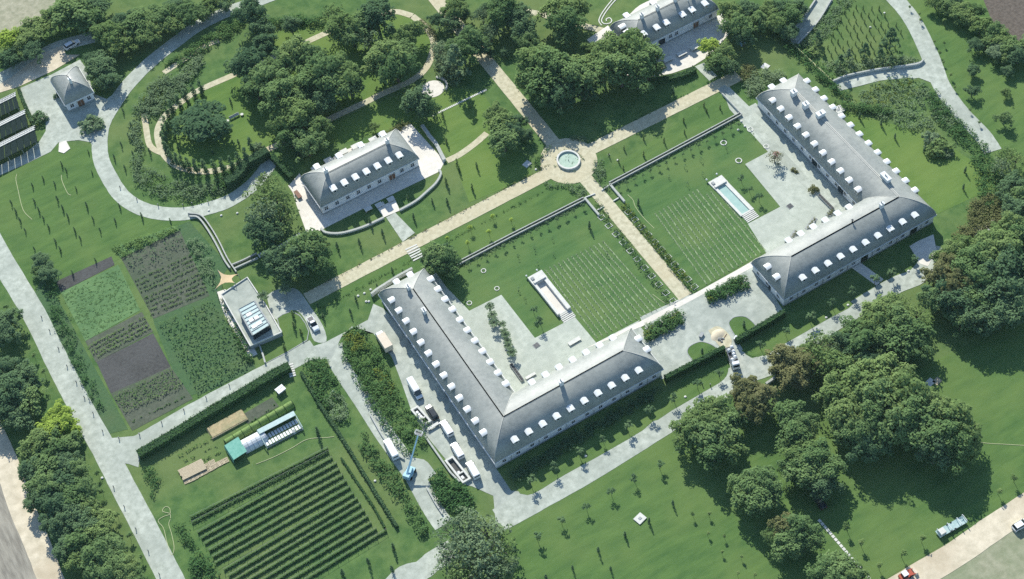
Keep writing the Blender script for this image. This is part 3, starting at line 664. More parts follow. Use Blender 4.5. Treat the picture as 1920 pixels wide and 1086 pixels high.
wood('in the bottom left belt', '113,780,20,By 98,806,22,By 124,798,17,By 80,830,24,Bm 60,850,20,Bm 105,840,22,Bo 130,835,18,Bo 60,880,20,Bd 90,875,24,Bo 120,870,20,Bd 140,880,18,Bo 85,910,24,Bo 115,905,22,Bd 70,935,18,Bd 100,945,24,Bd 130,930,22,Bo 155,925,20,Bo 165,950,18,Bm 135,965,22,Bd 105,985,20,Bd 160,985,20,Bd 190,975,17,Bm 185,1000,20,Bm 150,1015,22,Bo 125,1025,18,Bd 205,1025,20,Bo 175,1045,24,Bo 145,1055,18,Bm 215,1060,22,Bo 240,1070,20,Bm 190,1085,22,Bo 165,1060,9,By 255,1095,18,Bo', hk=.85)
wood('by the yard exit', '850,1000,26,Tg 885,985,28,Tg 915,1005,28,Tg 870,1030,30,Tg 905,1040,32,Tg 935,1030,24,Tm 840,1045,24,Tg 880,1065,28,Tm 915,1070,26,Tg 860,1085,22,Tm 950,1060,18,Tg 930,1085,22,Tm', hk=.9)
wood('in the lower meadow wood', '1310,790,24,Bm 1340,775,26,Bm 1295,810,24,Bm 1325,815,28,Bo 1355,810,24,Bo 1365,840,22,Bm 1340,845,24,Bo 1375,785,18,Bo 1400,730,22,Bb 1425,742,22,Bb 1410,765,22,Bb 1390,745,16,Bb 1480,775,20,Bo 1500,790,20,Bo 1485,815,22,Bo 1510,810,16,Bm 1400,905,22,Bo 1430,900,22,Bo 1445,920,20,Bo 1415,935,24,Bo 1390,930,18,Bm 1500,855,22,Bm 1530,860,24,Bo 1550,880,22,Bo 1510,885,24,Bo 1540,910,20,Bd 1485,880,18,Bo 1475,990,20,Bb 1500,1000,24,Bo 1520,1015,18,Bo 1480,1020,22,Bo 1455,1005,16,Bm 1545,1075,22,Bo 1575,1070,24,Bo 1600,1085,22,Bm 1560,1095,24,Bo', hk=1.0)
wood('in the big meadow grove', '1600,700,22,Tm 1565,735,24,Bm 1590,745,26,Bm 1620,725,30,Bm 1650,700,30,Bm 1680,715,26,Bm 1640,750,32,Bo 1605,775,28,Bm 1575,770,24,Bm 1670,755,32,Bm 1700,740,32,Bm 1730,760,30,Bm 1710,785,32,Bo 1680,795,30,Bo 1645,795,30,Bo 1615,810,26,Bo 1760,775,28,Bm 1785,790,28,Bm 1800,815,26,Bm 1770,815,30,Bo 1740,815,30,Bo 1790,845,26,Bo 1815,840,18,Bm 1755,845,26,Bd 1590,810,20,Bo 1630,835,24,Bd', hk=1.15)
wood('below the pool building', '1475,670,22,Bb 1500,685,24,Bb 1490,705,22,Bb 1465,690,18,Bb 1515,665,18,Bm 1535,650,24,Tm 1560,640,20,Tg 1545,680,26,Tm 1570,690,24,Bm 1600,620,20,Bo 1615,640,24,Bo 1590,645,20,Bd 1640,590,22,Bm 1665,580,24,Bm 1655,610,26,Bm 1685,605,26,Bo 1690,570,18,Tm 1680,635,28,Bo 1710,625,24,Bo 1655,640,22,Bo 1720,590,20,Tm 1715,650,22,Bo 1625,680,20,Bd', hk=1.0)
wood('in the right-edge wood', '1765,520,24,Bb 1780,500,20,Bb 1790,540,26,Bb 1770,550,24,Bd 1810,515,26,Bo 1830,490,28,Bo 1860,475,28,Bm 1890,460,26,Bm 1840,530,28,Bo 1870,515,30,Bd 1900,500,28,Bd 1800,570,26,Bd 1830,565,26,Bo 1865,555,28,Bd 1900,545,28,Bd 1880,590,26,Bd 1840,600,24,Bd 1805,600,20,Bo 1910,580,24,Bd 1895,425,24,Bm 1915,445,26,Bo 1875,440,20,Bm 1905,395,22,Bd 1915,370,20,Bo 1810,460,18,Bm 1790,475,18,Bm 1840,450,14,Bm 1765,485,14,Bm 1750,560,20,Bo', hk=1.1)
wood('by the right road', '1890,292,16,Tm 1880,310,16,Tg 1905,300,16,Tm 1900,345,18,Bd 1890,360,16,Bd', hk=.95)
wood('along the bare field', '1755,2,16,Bm 1775,12,16,Bo 1790,5,14,Bd 1800,22,18,Bm 1815,35,16,Bm 1830,20,14,Bo 1840,48,18,Bm 1860,60,18,Bo 1878,75,18,Bm 1870,95,16,Bg 1895,90,18,Bo 1910,105,18,Bd 1850,80,14,Bo 1885,108,14,Bm 1925,85,18,Bo', hk=.85)
wood('by the upper right roads', '1452,45,20,Bm 1478,25,22,Bo 1495,15,18,Bd 1465,15,18,Bd 1480,60,16,Bd 1440,20,18,Bm', hk=.85)
wood('in the right-hand meadow', '1830,84,13,Bd 1825,131,11,Bd 1823,171,11,Bd 1890,133,10,Bd 1886,173,9,Bm 1883,222,13,Bo', hk=.9)
wood('above the right road', '1532,76,8,Cd 1523,97,10,Um 1505,85,6,Ud 1575,122,9,Cd 1590,108,8,Cg 1622,100,9,Cd 1650,108,8,Cd 1669,80,13,Cd 1669,120,7,Cd')
wood('on the park lawn alone', '380,228,42,Bd', hk=.55, flat=.8)
wood('around the pavilion lawn', '701,237,8,Bm 565,290,9,Ud 485,275,9,Ug')
wood('in the gatehouse yard', '168,233,18,Ug 72,220,13,Ud 128,178,5,Ud 106,180,6,Ug')
wood('behind the pool building', '1745,262,16,Ug 1762,275,18,Um 1775,285,10,Ug 1755,285,13,Um')
# cypresses along the curved gravel walk: their shadows lie across it
cy = pts('376,168 362,174 348,185 335,195 322,205 315,218 311,235 308,250 306,264 312,283 320,297 332,303 342,308 353,312 367,315 383,316 401,316 417,313 433,310 447,302 461,294 470,275')
for i, (x, y) in enumerate(cy):
    tree('cypress', 'slim dark cypress on the curved park walk, %s' % rank(i, len(cy), 'upper', 'lower right'), 'tree', x, y-3, 4.6, 'column', L_DK, 'cypresses along the curved park walk')

# ------------------------------------------------------------------ pools, walls, steps
def rect_uv(p0, p1, p3):
    """ground frame from three corners: origin, u axis, v axis, lengths"""
    a, b, d = (np.array(P(*p)) for p in (p0, p1, p3)); u = b-a; v = d-a
    return a, u/np.linalg.norm(u), v/np.linalg.norm(v), np.linalg.norm(u), np.linalg.norm(v)
def long_pool(label, c0, c1, c3, fill, floor):
    """white stone tank let into a raised rim; c0-c1 is the short end with the platform, c3 the far long end"""
    a, u, v, w, l = rect_uv(c0, c1, c3); t = thing('long_pool', label, 'pool', (a[0], a[1], 0)); L = lambda i, j: tuple(u*i+v*j)
    rim = MB(); h = .42 if fill else 1.0
    q = lambda i0, i1, j0, j1: [L(i0, j0), L(i1, j0), L(i1, j1), L(i0, j1)]
    rim.prism(q(-.1, w+.1, 0, 3.0), 0, h); rim.prism(q(0, .75, 3.0, l), 0, h); rim.prism(q(w-1.1, w, 3.0, l), 0, h); rim.prism(q(.75, w-1.1, l-.5, l), 0, .3)
    part('rim', rim, STONEW, t)
    if fill: part('water', MB().prism(q(.752, w-1.102, 3.002, l-.502), .02, .1), WATER, t)
    else:
        part('basin_floor', MB().prism(q(.752, w-1.102, 3.002, l-.502), .02, .1), floor, t)
    part('end_wall', MB().prism(q(.3, w-.3, 2.3, 2.9), h, h+.35), STONEW, t)
    part('spout', MB().prism(q(.4, 1.2, .7, 1.6), h, h+.25), CONC, t)
    for k in range(5):
        part('step', MB().prism(q(.3, w-.2, l+.12+.55*k, l+.12+.55*k+.36), 0, .3-.05*k), STONEW, t)
    for i in (-.3, w*.72):
        x, y = a+u*(i+.3)-v*.8; s = thing('garden_lamp', 'small white globe lamp at the %s corner of the %s pool' % ('left' if i < 0 else 'right', 'blue' if fill else 'empty'), 'lamp', (x, y, 0))
        part('post', MB().tube((0, 0, 0), (0, 0, .5), .06), DARKM, s); part('globe', ico(.3, .75), LIDM, s, smooth=True)
def ico(r, z, n=8):
    mb = MB(); vs = [(0, 0, z-r)]
    for i in range(1, 5):
        e = -math.pi/2+math.pi*i/5
        vs += [(r*math.cos(e)*math.cos(2*math.pi*k/n), r*math.cos(e)*math.sin(2*math.pi*k/n), z+r*math.sin(e)) for k in range(n)]
    vs.append((0, 0, z+r)); f = [(0, 1+(k+1) % n, 1+k) for k in range(n)]
    for i in range(3): f += [(1+i*n+k, 1+i*n+(k+1) % n, 1+(i+1)*n+(k+1) % n, 1+(i+1)*n+k) for k in range(n)]
    f += [(1+3*n+k, 1+3*n+(k+1) % n, 1+4*n) for k in range(n)]
    return mb.add(vs, f)
long_pool('empty white stone tank with dark end wall and steps on the lawn', (990.2, 524.2), (1015.2, 510.2), (1045.4, 594.1), False, WHITEP)
long_pool('long pale blue swimming pool in a white stone rim with steps', (1328, 343.5), (1352.2, 330), (1389, 407.3), True, WATER)
# round pool at the crossing
t = thing('round_pool', 'oval white basin of green water in the middle of the gravel crossing', 'pool', (FC[0], FC[1], 0))
rg = MB(); n = 40; O = ell((0, 0), 3.35, 3.6); I = ell((0, 0), 2.85, 3.1)
vs = [(*p, z) for z, ring in ((0, O), (.75, O), (.75, I), (.05, I)) for p in ring]
rg.add(vs, [(k*n+i, k*n+(i+1) % n, (k+1)*n+(i+1) % n, (k+1)*n+i) for k in range(3) for i in range(n)]); part('rim', rg, STONEW, t)
part('water', MB().sheet(ell((0, 0), 2.86, 3.11), .3), WATERF, t); part('fountain_jet', MB().tube((0, 0, .3), (0, 0, .9), .12, .05), CONC, t)
def wall(name, label, line, w, h, mt=STONEW, cap=True, group=None, cat='wall'):
    x, y = line[0]; l = [(a-x, b-y) for a, b in line]; t = thing(name, label, cat, (x, y, 0), 0, group)
    part('wall_body', MB().strip(l, w, h, -.02), mt, t)
    if cap: part('coping', MB().strip(l, w+.1, h+.09, h+.002), COPE, t)
    return t
wall('garden_wall', 'long low white terrace wall above the empty tank court', gp('858,499 960,446 1096,377'), .18, .6, CONC)
wall('garden_wall', 'long low white terrace wall above the blue pool court', gp('1144,349 1270,282 1391,217'), .18, .6, CONC)
wall('kerb_wall', 'thin pale upper kerb beside the wall above the empty tank court', [(a+.25, b+1.0) for a, b in gp('858,499 960,446 1096,377')], .15, .5, CONC)
wall('kerb_wall', 'thin pale upper kerb beside the wall above the blue pool court', [(a+.25, b+1.0) for a, b in gp('1144,349 1270,282 1391,217')], .15, .5, CONC)
wall('garden_wall', 'white wall turning down from the upper walk to the east court', gp('1391,217 1375,200 1354,178'), .25, .7)
for s, nm in (('1096,373 1123,405', 'left'), ('1143,347 1171,380', 'right')):
    wall('bed_wall', 'short white wall on the %s of the walk below the crossing' % nm, gp(s), .5, .6)
    k = 0
    for f, g in (((1098, 371), (1116, 364)), ((1120, 395), (1132, 388))) if nm == 'left' else (((1128, 358), (1141, 349)), ((1150, 378), (1160, 372))):
        k += 1; wall('bed_divider', '%s pale cross wall in the planted strip %s of the walk' % ('upper' if k == 1 else 'lower', nm), [P(*f), P(*g)], .3, .35, cap=False)
wall('curved_wall', 'curved low white wall sweeping round the pavilion front lawn', spline(gp('602,430 612,438 640,439 680,428 720,410'), 5), .5, .6)
wall('curved_wall', 'curved white wall from the pavilion path up to its terrace corner', spline(gp('750,396 780,379 800,362 818,345 827,328 823,320'), 5), .5, .6)
wall('terrace_wall', 'stepped pale wall on the right side of the pavilion terrace', gp('792,238 806,258 818,272 830,296 834,303'), .9, .9)
wall('side_wall', 'white corner wall off the north end of the van-yard building', gp('697,556 707,548 748,522 774,508'), .5, 1.4)
wall('retaining_wall', 'white retaining wall along the garden channel above the annex', spline(gp('353,402 377,406 393,424 410,452 428,488 444,512'), 4), .25, .7, CONC)
wall('retaining_wall', 'second dark retaining wall running beside the garden channel', spline(gp('356,408 372,410 387,428 404,456 421,489 432,505'), 4), .35, .7, CONC)
wall('retaining_wall', 'white low wall branching right from the garden channel', gp('434,499 458,489 482,477'), .25, .6, CONC)
wall('retaining_wall', 'lower parallel wall branching right from the garden channel', gp('440,505 462,495 484,485'), .3, .5)
wall('kerb_wall', 'dark retaining edge of the upper right junction road', spline(gp('1561,155 1590,144 1650,132 1700,126 1722,122 1732,114'), 4), .35, .8, STONEW)
wall('kerb_wall', 'dark retaining edge left of the topmost right road', spline(gp('1530,0 1510,30 1490,55 1472,74'), 4), .35, .7, CONC)
wall('kerb_wall', 'dark retaining edge right of the topmost right road', spline(gp('1559,0 1537,37 1515,64 1490,90'), 4), .35, .6, CONC)
wall('curved_wall', 'white curved wall half hidden by brown trees below the truck', spline(gp('1436,722 1450,712 1462,698'), 4), .5, .8)
wall('side_wall', 'white wall in the clearing of the right-edge wood', gp('1830,447 1858,433 1882,421'), .5, 1.2, CONC)
wall('kerb_wall', 'pale kerb along the near side of the side road', gp('694,778 715,815 738,850 758,862'), .3, .5)
wall('kerb_wall', 'pale kerb by the side road bend below the lift', gp('800,915 815,942 830,965'), .3, .5)
wall('kerb_wall', 'long grey kerb of the yard bed beside the parked vans', gp('796,818 815,845 845,888 862,905'), .35, .6)
for a, b, sd in (((858, 499), (1096, 377), 64), ((1144, 349), (1391, 217), 65)):
    A, B = P(*a), P(*b); bed('wall_planting', [(A[0], A[1]+.1), (B[0], B[1]+.1), (B[0], B[1]+.9), (A[0], A[1]+.9)], 150, .5, L_DK, sd, .13, 30, .2, .4)
    bed('wall_planting', [(A[0], A[1]-1.2), (B[0], B[1]-1.2), (B[0], B[1]-.5), (A[0], A[1]-.5)], 60, .5, L_GREY, sd+9, .13, 26, .2, .45)
# hedges
hedge('hedge', 'clipped hedge between the forecourt and road, left of the truck', gp('1247,716 1300,689 1358,659'), 1.3, 2.5)
hedge('hedge', 'clipped hedge between the forecourt and road, right of the truck', gp('1380,645 1420,622 1470,592'), 1.3, 2.5)
hedge('hedge', 'long tall hedge along the road above the vineyard', gp('262,858 300,836 350,806 400,775 460,740 520,704 545,692'), 2.6, 2.2)
hedge('hedge', 'clipped hedge beside the loop drive above the pavilion', gp('511,297 530,318 548,338'), 1.6, 2.0)
hedge('hedge', 'curved dark hedge on the inner bend of the loop drive', spline(gp('426,352 440,345 455,330 463,316 485,304 505,292'), 3), 2.6, 3.2, L_DK)
hedge('hedge', 'low hedge on the curve of the upper house terrace', spline(gp('1218,156 1250,152 1285,143 1303,133'), 4), 1.8, 1.6)
hedge('hedge', 'dark hedge along the right side of the canopies', gp('35,167 42,185 52,210 66,240'), .9, 1.0, L_DK)
bed('shrub_line', gp('1432,50 1446,44 1530,118 1575,160 1600,180 1590,192 1550,165 1480,102'), 150, 1.3, L_HEDGE, 71, .22, 18, .5, 1.3)
bed('shrub_line', gp('1560,188 1590,198 1640,203 1670,207 1668,218 1630,214 1580,206'), 90, 1.5, L_HEDGE, 72, .22, 18, .5, 1.4)
hedge('hedge', 'narrow dark hedge running down the right of the vineyard', gp('565,700 600,760 640,820 680,885 720,950 745,990'), .8, 1.0, L_DK, dens=30)
hedge('hedge', 'thin hedge ending at the lower corner of the vineyard', gp('640,860 670,905 700,950 722,990'), .5, .6, L_HEDGE, dens=30)
# yellow rope fence on the slope
t = thing('rope_fence', 'thin yellow green fence line on the slope behind the pool building', 'fence', (*P(1440, 43), 0)); o = t.location
ln = [P(1440+(120*i/12), 43+(112*i/12)) for i in range(13)]
for a in ln: part('post', MB().tube((0, 0, 0), (0, 0, 1.1), .07), TIMBER, t, (a[0]-o.x, a[1]-o.y, 0))
YL = mat('pale yellow rail', (.5, .52, .25), rough=.7)
for a, b in zip(ln[:-1], ln[1:]): part('rail', MB().bar((a[0]-o.x, a[1]-o.y, .95), (b[0]-o.x, b[1]-o.y, .95), .16).bar((a[0]-o.x, a[1]-o.y, .5), (b[0]-o.x, b[1]-o.y, .5), .1), YL, t)
# steps and stepping stones
def stones(name, label, a, b, n, s, mt=STONEW, pn='stone', h=.1, w=None):
    A = np.array(P(*a)); B = np.array(P(*b)); d = B-A; rz = math.atan2(d[1], d[0]); t = thing(name, label, 'path', (A[0], A[1], 0))
    me = MB().box((0, 0, h/2), (s, w or s, h)).mesh(pn, mt)
    for i in range(n): put(pn, me, t, (*(d*i/(n-1)), 0), rz+random.gauss(0, .03))
    return t
stones('stepping_stone_path', 'dotted line of pale stepping stones across the pavilion lawn', (811, 217), (911, 169), 34, .42, w=.62)
stones('stepping_stone_path', 'line of pale stepping slabs running to the bottom edge', (1537, 977), (1634, 1090), 20, .8, w=.7)
stones('garden_steps', 'row of pale timber steps from the walk to the tree', (771, 464), (785, 484), 6, .45, STONEW, 'step', .16, 3.6)
stones('garden_steps', 'short run of pale steps at the vineyard hedge', (544, 684), (549, 705), 6, .5, STONEW, 'step', .16, 1.7)
stones('garden_steps', 'white steps climbing right from the garden channel', (486, 480), (518, 464), 8, .45, STONEW, 'step', .16, 1.4)
stones('garden_steps', 'white steps in the shade above the pavilion drive', (520, 466), (562, 440), 10, .4, STONEW, 'step', .14, 1.2)
# pale stone plaza and curved bench in the park
area('stone_circle', ell(P(811.5, 167), 3.5, 3.3), WHITEP, .05)
t = wall('curved_bench', 'white curved stone bench beside the bright stone circle', spline(gp('818,146 828,148 836,155 838,163 836,169'), 4), .55, .45, cat='bench')
t = thing('park_bench', 'long white bench with dark seat on the oval park lawn', 'bench', (*P(440, 220), 0), .03)
part('seat', MB().box((0, 0, .45), (3.2, .55, .08)), STONEW, t); part('backrest', MB().box((0, .3, .75), (3.2, .07, .5)), STONEW, t)
for x in (-1.4, 0, 1.4): part('leg', MB().box((x, 0, .2), (.12, .5, .41)), CONC, t)
for i, (x, y) in enumerate(((427, 228), (454, 216))):
    b = thing('stool', 'small white stool %s of the long park bench' % ('left', 'right')[i], 'stool', (*P(x, y), 0)); part('seat', MB().tube((0, 0, .35), (0, 0, .45), .5, .5, 10), STONEW, b); part('base', MB().tube((0, 0, 0), (0, 0, .35), .25, .2), CONC, b)
# white scroll line on the lawn above the upper house
sc = spline(gp('1165,-10 1150,5 1138,20 1130,33 1128,40 1133,45 1143,44 1147,39 1143,34 1137,36 1137,40'), 4)
wall('scroll_kerb', 'white scroll-shaped double kerb ending in a spiral at the top edge', sc, .3, .15, cap=False, cat='kerb')
wall('scroll_kerb', 'inner white line of the scroll kerb at the top edge', spline(gp('1157,-10 1143,6 1133,19 1126,30 1123,40 1128,48'), 4), .3, .15, cap=False, cat='kerb')

# ------------------------------------------------------------------ pavilion and upper house terraces
area('terrace', gp('544,345 562,325 598,408 790,312 800,300 752,240 770,232 834,303 824,322 795,336 600,430 575,437 556,385'), WHITEP, .05)
area('terrace', spline(gp('612,305 640,285 680,270 700,268 720,256 745,245 735,262 620,312'), 2), WHITEP, .055)
area('terrace', gp('705,388 718,378 722,384 732,378 728,372 738,368 750,395 720,408'), WHITEP, .09)
area('terrace', gp('1100,75 1140,48 1165,85 1210,100 1230,108 1360,42 1374,50 1366,65 1330,105 1300,124 1260,138 1215,146 1190,150 1160,140 1130,105'), WHITEP, .05)
area('terrace', [(101, 91.5), (137.2, 92.5), (137.2, 98), (103.5, 98)], WHITEP, .045)
area('terrace', spline(gp('1180,28 1200,10 1240,-8 1300,-30 1330,-20 1215,30'), 3), WHITEP, .05)
def planter(label, px, py, sx, sy, h=.7, mt=STONEW, leafm=None, rz=0.0, group=None):
    t = thing('planter', label, 'planter', (*P(px, py), 0), rz, group); b = MB()
    for x, y, w, d in ((0, -sy/2, sx, .18), (0, sy/2, sx, .18), (-sx/2, 0, .18, sy-.2), (sx/2, 0, .18, sy-.2)): b.box((x, y, h/2), (w, d, h))
    part('planter_box', b, mt, t); part('soil', MB().box((0, 0, h*.4), (sx-.2, sy-.2, h*.8)), SOIL, t)
    if leafm:
        global rng
        rng = np.random.default_rng(int(px)); k = 14; cc = [(random.uniform(-.4, .4)*sx, random.uniform(-.4, .4)*sy, h+.1) for _ in range(k)]
        tag(put('plants', leaf_mesh('plants', *clumps(cc, [.45]*k, 60, .16, .8), leafm), t), kind='stuff')
def block(name, label, cat, px, py, dims, mt=STONEW, rz=0.0, group=None, leg=True):
    t = thing(name, label, cat, (*P(px, py), 0), rz, group); sx, sy, h = dims
    part('top', MB().box((0, 0, h-.06), (sx, sy, .12)), mt, t)
    for x in (-1, 1): part('leg', MB().box((x*sx*.4, 0, (h-.12)/2), (.14, sy*.8, h-.12)), CONC, t)
    return t
block('stone_table', 'white table on the terrace edge left of the pavilion steps', 'table', 691, 394, (2.2, 1.4, .75))
block('stone_table', 'white table standing left of the pavilion forecourt notch', 'table', 711, 386, (2.0, 1.6, .5))
block('stone_table', 'white table right of the pavilion forecourt notch', 'table', 733, 375, (2.0, 1.6, .5))
for i, (x, y) in enumerate(((592, 318), (616, 303), (645, 287), (667, 277), (700, 264), (717, 254))):
    block('garden_table', 'pale table behind the pavilion roof, %s' % rank(i, 6), 'table', x, y, (2.4, 1.7, .75), group='tables behind the pavilion')
for i, (x, y) in enumerate(((1252, 114), (1278, 103), (1303, 91))):
    block('terrace_table', 'white table on the sunlit upper terrace, %s of three' % ('left', 'middle', 'right')[i], 'table', x, y, (3.0, 1.6, .75))
planter('timber framed box planter on the left of the upper terrace', 1237, 127, 3.0, 2.4, .8, TIMBER, L_VINE)
block('garden_table', 'brown timber table by the left gable of the pavilion', 'table', 559, 367, (1.2, 3.0, .75), WOOD, .05)

# ------------------------------------------------------------------ annex with glasshouse, shade sail, canopies
AX0 = P(415, 552); t = thing('annex', 'flat-roofed grey annex dug in beside the vegetable plots', 'building', (*AX0, 0))
def rel(s, z=0.0): return [(a-AX0[0], b-AX0[1]) for a, b in (P(x, y, z) for x, y in s)]
roof = rel(pts('415,553 464,521 500,575 528,624 486,642 470,650'), 1.6)
part('wall', MB().prism(roof, 0, 1.55), CONC, t)
part('roof_deck', MB().prism(roof, 1.552, 1.62), YARD, t)
part('parapet', MB().strip(roof[:3]+roof[3:4], .3, 1.95, 1.622).strip(roof[3:]+[roof[0]], .3, 1.95, 1.622), STONEW, t)
gh_ = rel(pts('448,583 478,567 507,612 475,632'), 3.0)
t2 = thing('glasshouse', 'glass roofed pavilion with dark front on the annex deck', 'glasshouse', (*AX0, 0))
part('glass_wall', MB().prism(gh_, 1.63, 3.6), GLASS, t2)
part('glass_roof', MB().prism(gh_, 3.602, 3.72), GLAZE, t2)
def lerp(a, b, k): return (a[0]+(b[0]-a[0])*k, a[1]+(b[1]-a[1])*k)
for k in range(9):
    a = lerp(gh_[0], gh_[3], k/8); b = lerp(gh_[1], gh_[2], k/8); part('rafter', MB().bar((*a, 3.8), (*b, 3.8), .12), CONC, t2)
for a, b in ((gh_[0], gh_[3]), (gh_[1], gh_[2])): part('roof_edge', MB().bar((*a, 3.82), (*b, 3.82), .4, .2), CONC, t2)
for k in range(7):
    a = lerp(gh_[3], gh_[2], k/6); part('mullion', MB().box((a[0], a[1]-.06, 2.6), (.1, .1, 1.9)), DARKM, t2)
for i, (x, y) in enumerate(((467, 590), (472, 600), (480, 596), (477, 612), (486, 606))):
    w = thing('roof_light', 'white skylight panel on the glasshouse roof, %s' % rank(i, 5, 'top', 'bottom'), 'skylight', (*P(x, y, 3.72), 3.72), .04); part('pane', MB().box((0, 0, .07), (1.5, 1.1, .14)), LIDM, w); part('frame', MB().box((0, 0, .03), (1.7, 1.3, .06)), CONC, w)
wall('annex_wall', 'white edged wall round the lower corner of the annex', gp('513,600 529,624 486,646 494,668 498,682'), .35, .7)
t = thing('shade_sail', 'tan shade sail stretched over posts above the annex', 'shade sail', (*P(425, 525), 0)); o = t.location
c4 = [P(408, 506, 3.2), P(447, 514, 2.4), P(440, 530, 3.0), P(404, 542, 2.4)]; zc = (3.2, 2.4, 3.0, 2.4); mb = MB(); N = 10
for i in range(N+1):
    for j in range(N+1):
        u, v = i/N, j/N; uu = u+(.5-u)*.45*math.sin(math.pi*v)*abs(2*u-1)**2; vv = v+(.5-v)*.45*math.sin(math.pi*u)*abs(2*v-1)**2
        f = [(1-uu)*(1-vv), uu*(1-vv), uu*vv, (1-uu)*vv]; mb.v.append((sum(a*c[0] for a, c in zip(f, c4))-o.x, sum(a*c[1] for a, c in zip(f, c4))-o.y, sum(a*z for a, z in zip(f, zc))))
mb.f = [(i*(N+1)+j, (i+1)*(N+1)+j, (i+1)*(N+1)+j+1, i*(N+1)+j+1) for i in range(N) for j in range(N)]
part('canvas', mb, TAN, t, smooth=True)
for c, z in zip(c4, zc): part('post', MB().tube((0, 0, 0), (0, 0, z), .08), CONC, t, (c[0]-o.x, c[1]-o.y, 0))
for i, (a, b, c_, d) in enumerate((((-40, 215), (30, 180), (36, 201), (-40, 238)), ((-40, 257), (48, 213), (52, 236), (-40, 280)), ((-40, 296), (66, 243), (70, 265), (-40, 322)))):
    Z = 2.6; A, B, Cc, D = (np.array(P(*q, Z)) for q in (a, b, c_, d)); t = thing('car_canopy', 'long canopy with white lattice edge and painted-shadow panels, %s of three' % ('top', 'middle', 'bottom')[i], 'canopy', (B[0], B[1], 0)); R_ = lambda p: tuple(p-B)
    n = 9
    for k in range(n): part('shadow_panel', MB().prism([R_(A+(B-A)*(k/n+.004)), R_(A+(B-A)*((k+1)/n-.004)), R_(D+(Cc-D)*((k+1)/n-.004)), R_(D+(Cc-D)*(k/n+.004))], Z-.1, Z), CANOPY_SHADOW, t)  # dark sheets that paint the shadow beside the white lattice
    up = (A-D)/np.linalg.norm(A-D); n = 24; La = A+up*1.5; Lb = B+up*1.5
    for k in range(n): part('lattice_bar', MB().bar((*R_(A+(B-A)*k/n), Z+.05), (*R_(La+(Lb-La)*k/n), Z+.05), .62, .12), STONEW, t)
    for k in (0, .5, 1): part('rail', MB().bar((*R_(A+up*1.5*k), Z+.14), (*R_(B+up*1.5*k), Z+.14), .16), STONEW, t)
    for k in range(5):
        for q0, q1 in ((A, B), (D, Cc)): q = R_(q0+(q1-q0)*(k+.08)/4.2); part('post', MB().tube((q[0], q[1], 0), (q[0], q[1], Z-.1), .09, .09, 6), CONC, t)

# ------------------------------------------------------------------ vineyard, court vines, vegetable rows
HR = math.atan2(P(613, 842)[1]-P(358, 972)[1], P(613, 842)[0]-P(358, 972)[0])
rends = pts('405,355 410,375 430,410 455,440 470,475 490,505 510,540 530,575 550,610 572,640 590,670 612,705 632,740 650,775 678,808 735,815', 480, 724, 3)
lends = pts('1075,745 1083,775 1115,830 1135,862 1155,893 1180,932 1200,968 1215,1002 1262,1040 1290,1075 1310,1105 1330,1140 1350,1175 1370,1210 1400,1240 1500,1230', 0, 724, 3)
for i, (a, b) in enumerate(zip(lends, rends)):
    A, B = P(*a), P(*b); big = i < 2
    t = thing('vine_row', 'trellised vine row of the lower left vineyard, %s' % rank(i, 16, 'top', 'bottom'), 'vine row', (*A, 0), 0, 'vine rows of the lower left vineyard')
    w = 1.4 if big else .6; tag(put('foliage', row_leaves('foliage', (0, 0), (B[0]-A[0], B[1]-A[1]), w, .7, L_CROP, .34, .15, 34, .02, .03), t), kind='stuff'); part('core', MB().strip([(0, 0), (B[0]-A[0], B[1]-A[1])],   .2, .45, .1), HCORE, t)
    mb = MB(); n = 12
    for k in range(n+1): mb.tube(((B[0]-A[0])*k/n, (B[1]-A[1])*k/n, 0), ((B[0]-A[0])*k/n, (B[1]-A[1])*k/n, 1.45), .05, .05, 4)
    tag(part('stakes', mb, TIMBER, t), kind='stuff'); part('wire', MB().bar((0, 0, 1.3), (B[0]-A[0], B[1]-A[1], 1.3), .03), CONC, t)
def court_vines(nm, gname, sA, sB, n, gap, edge):
    (a0, a1), (b0, b1) = pts(sA), pts(sB)
    for i in range(n):
        k = i/(n-1); p = lerp(a0, a1, k); q = lerp(b0, b1, k); k1 = edge(k); p = lerp(p, q, k1); A, B = P(*p), P(*q)
        t = thing('vine_row', 'young vine row on the %s, %s' % (nm, rank(i, n)), 'vine row', (*A, 0), 0, gname)
        tag(put('foliage', row_leaves('foliage', (0, 0), (B[0]-A[0], B[1]-A[1]),   .28, .4, L_CROP, .8, .11, 8, gap, .04), t), kind='stuff')
        struct_strip = part('mown_line', MB().strip([(0, 0), (B[0]-A[0], B[1]-A[1])],   .36, .06), VINESTRIP, t)
        mb = MB(); L = math.dist(A, B); m_ = int(L/4)
        for j in range(m_+1): mb.tube(((B[0]-A[0])*j/m_, (B[1]-A[1])*j/m_, 0), ((B[0]-A[0])*j/m_, (B[1]-A[1])*j/m_, .6), .025, .025, 4)
        tag(part('stakes', mb, TIMBER, t), kind='stuff')
VINESTRIP = mat('dry mown strip', (.21, .28, .145), (.28, .34, .19), 1.5, .95)
court_vines('empty tank court', 'young vine rows on the empty tank court', '1022,505 1130,452', '1120,634 1240,577', 14, .12, lambda k: .0)
court_vines('pool court', 'young vine rows on the pool court', '1228,400 1330,342', '1325,533 1435,470', 14, .12, lambda k: .0 if k < .8 else .1)
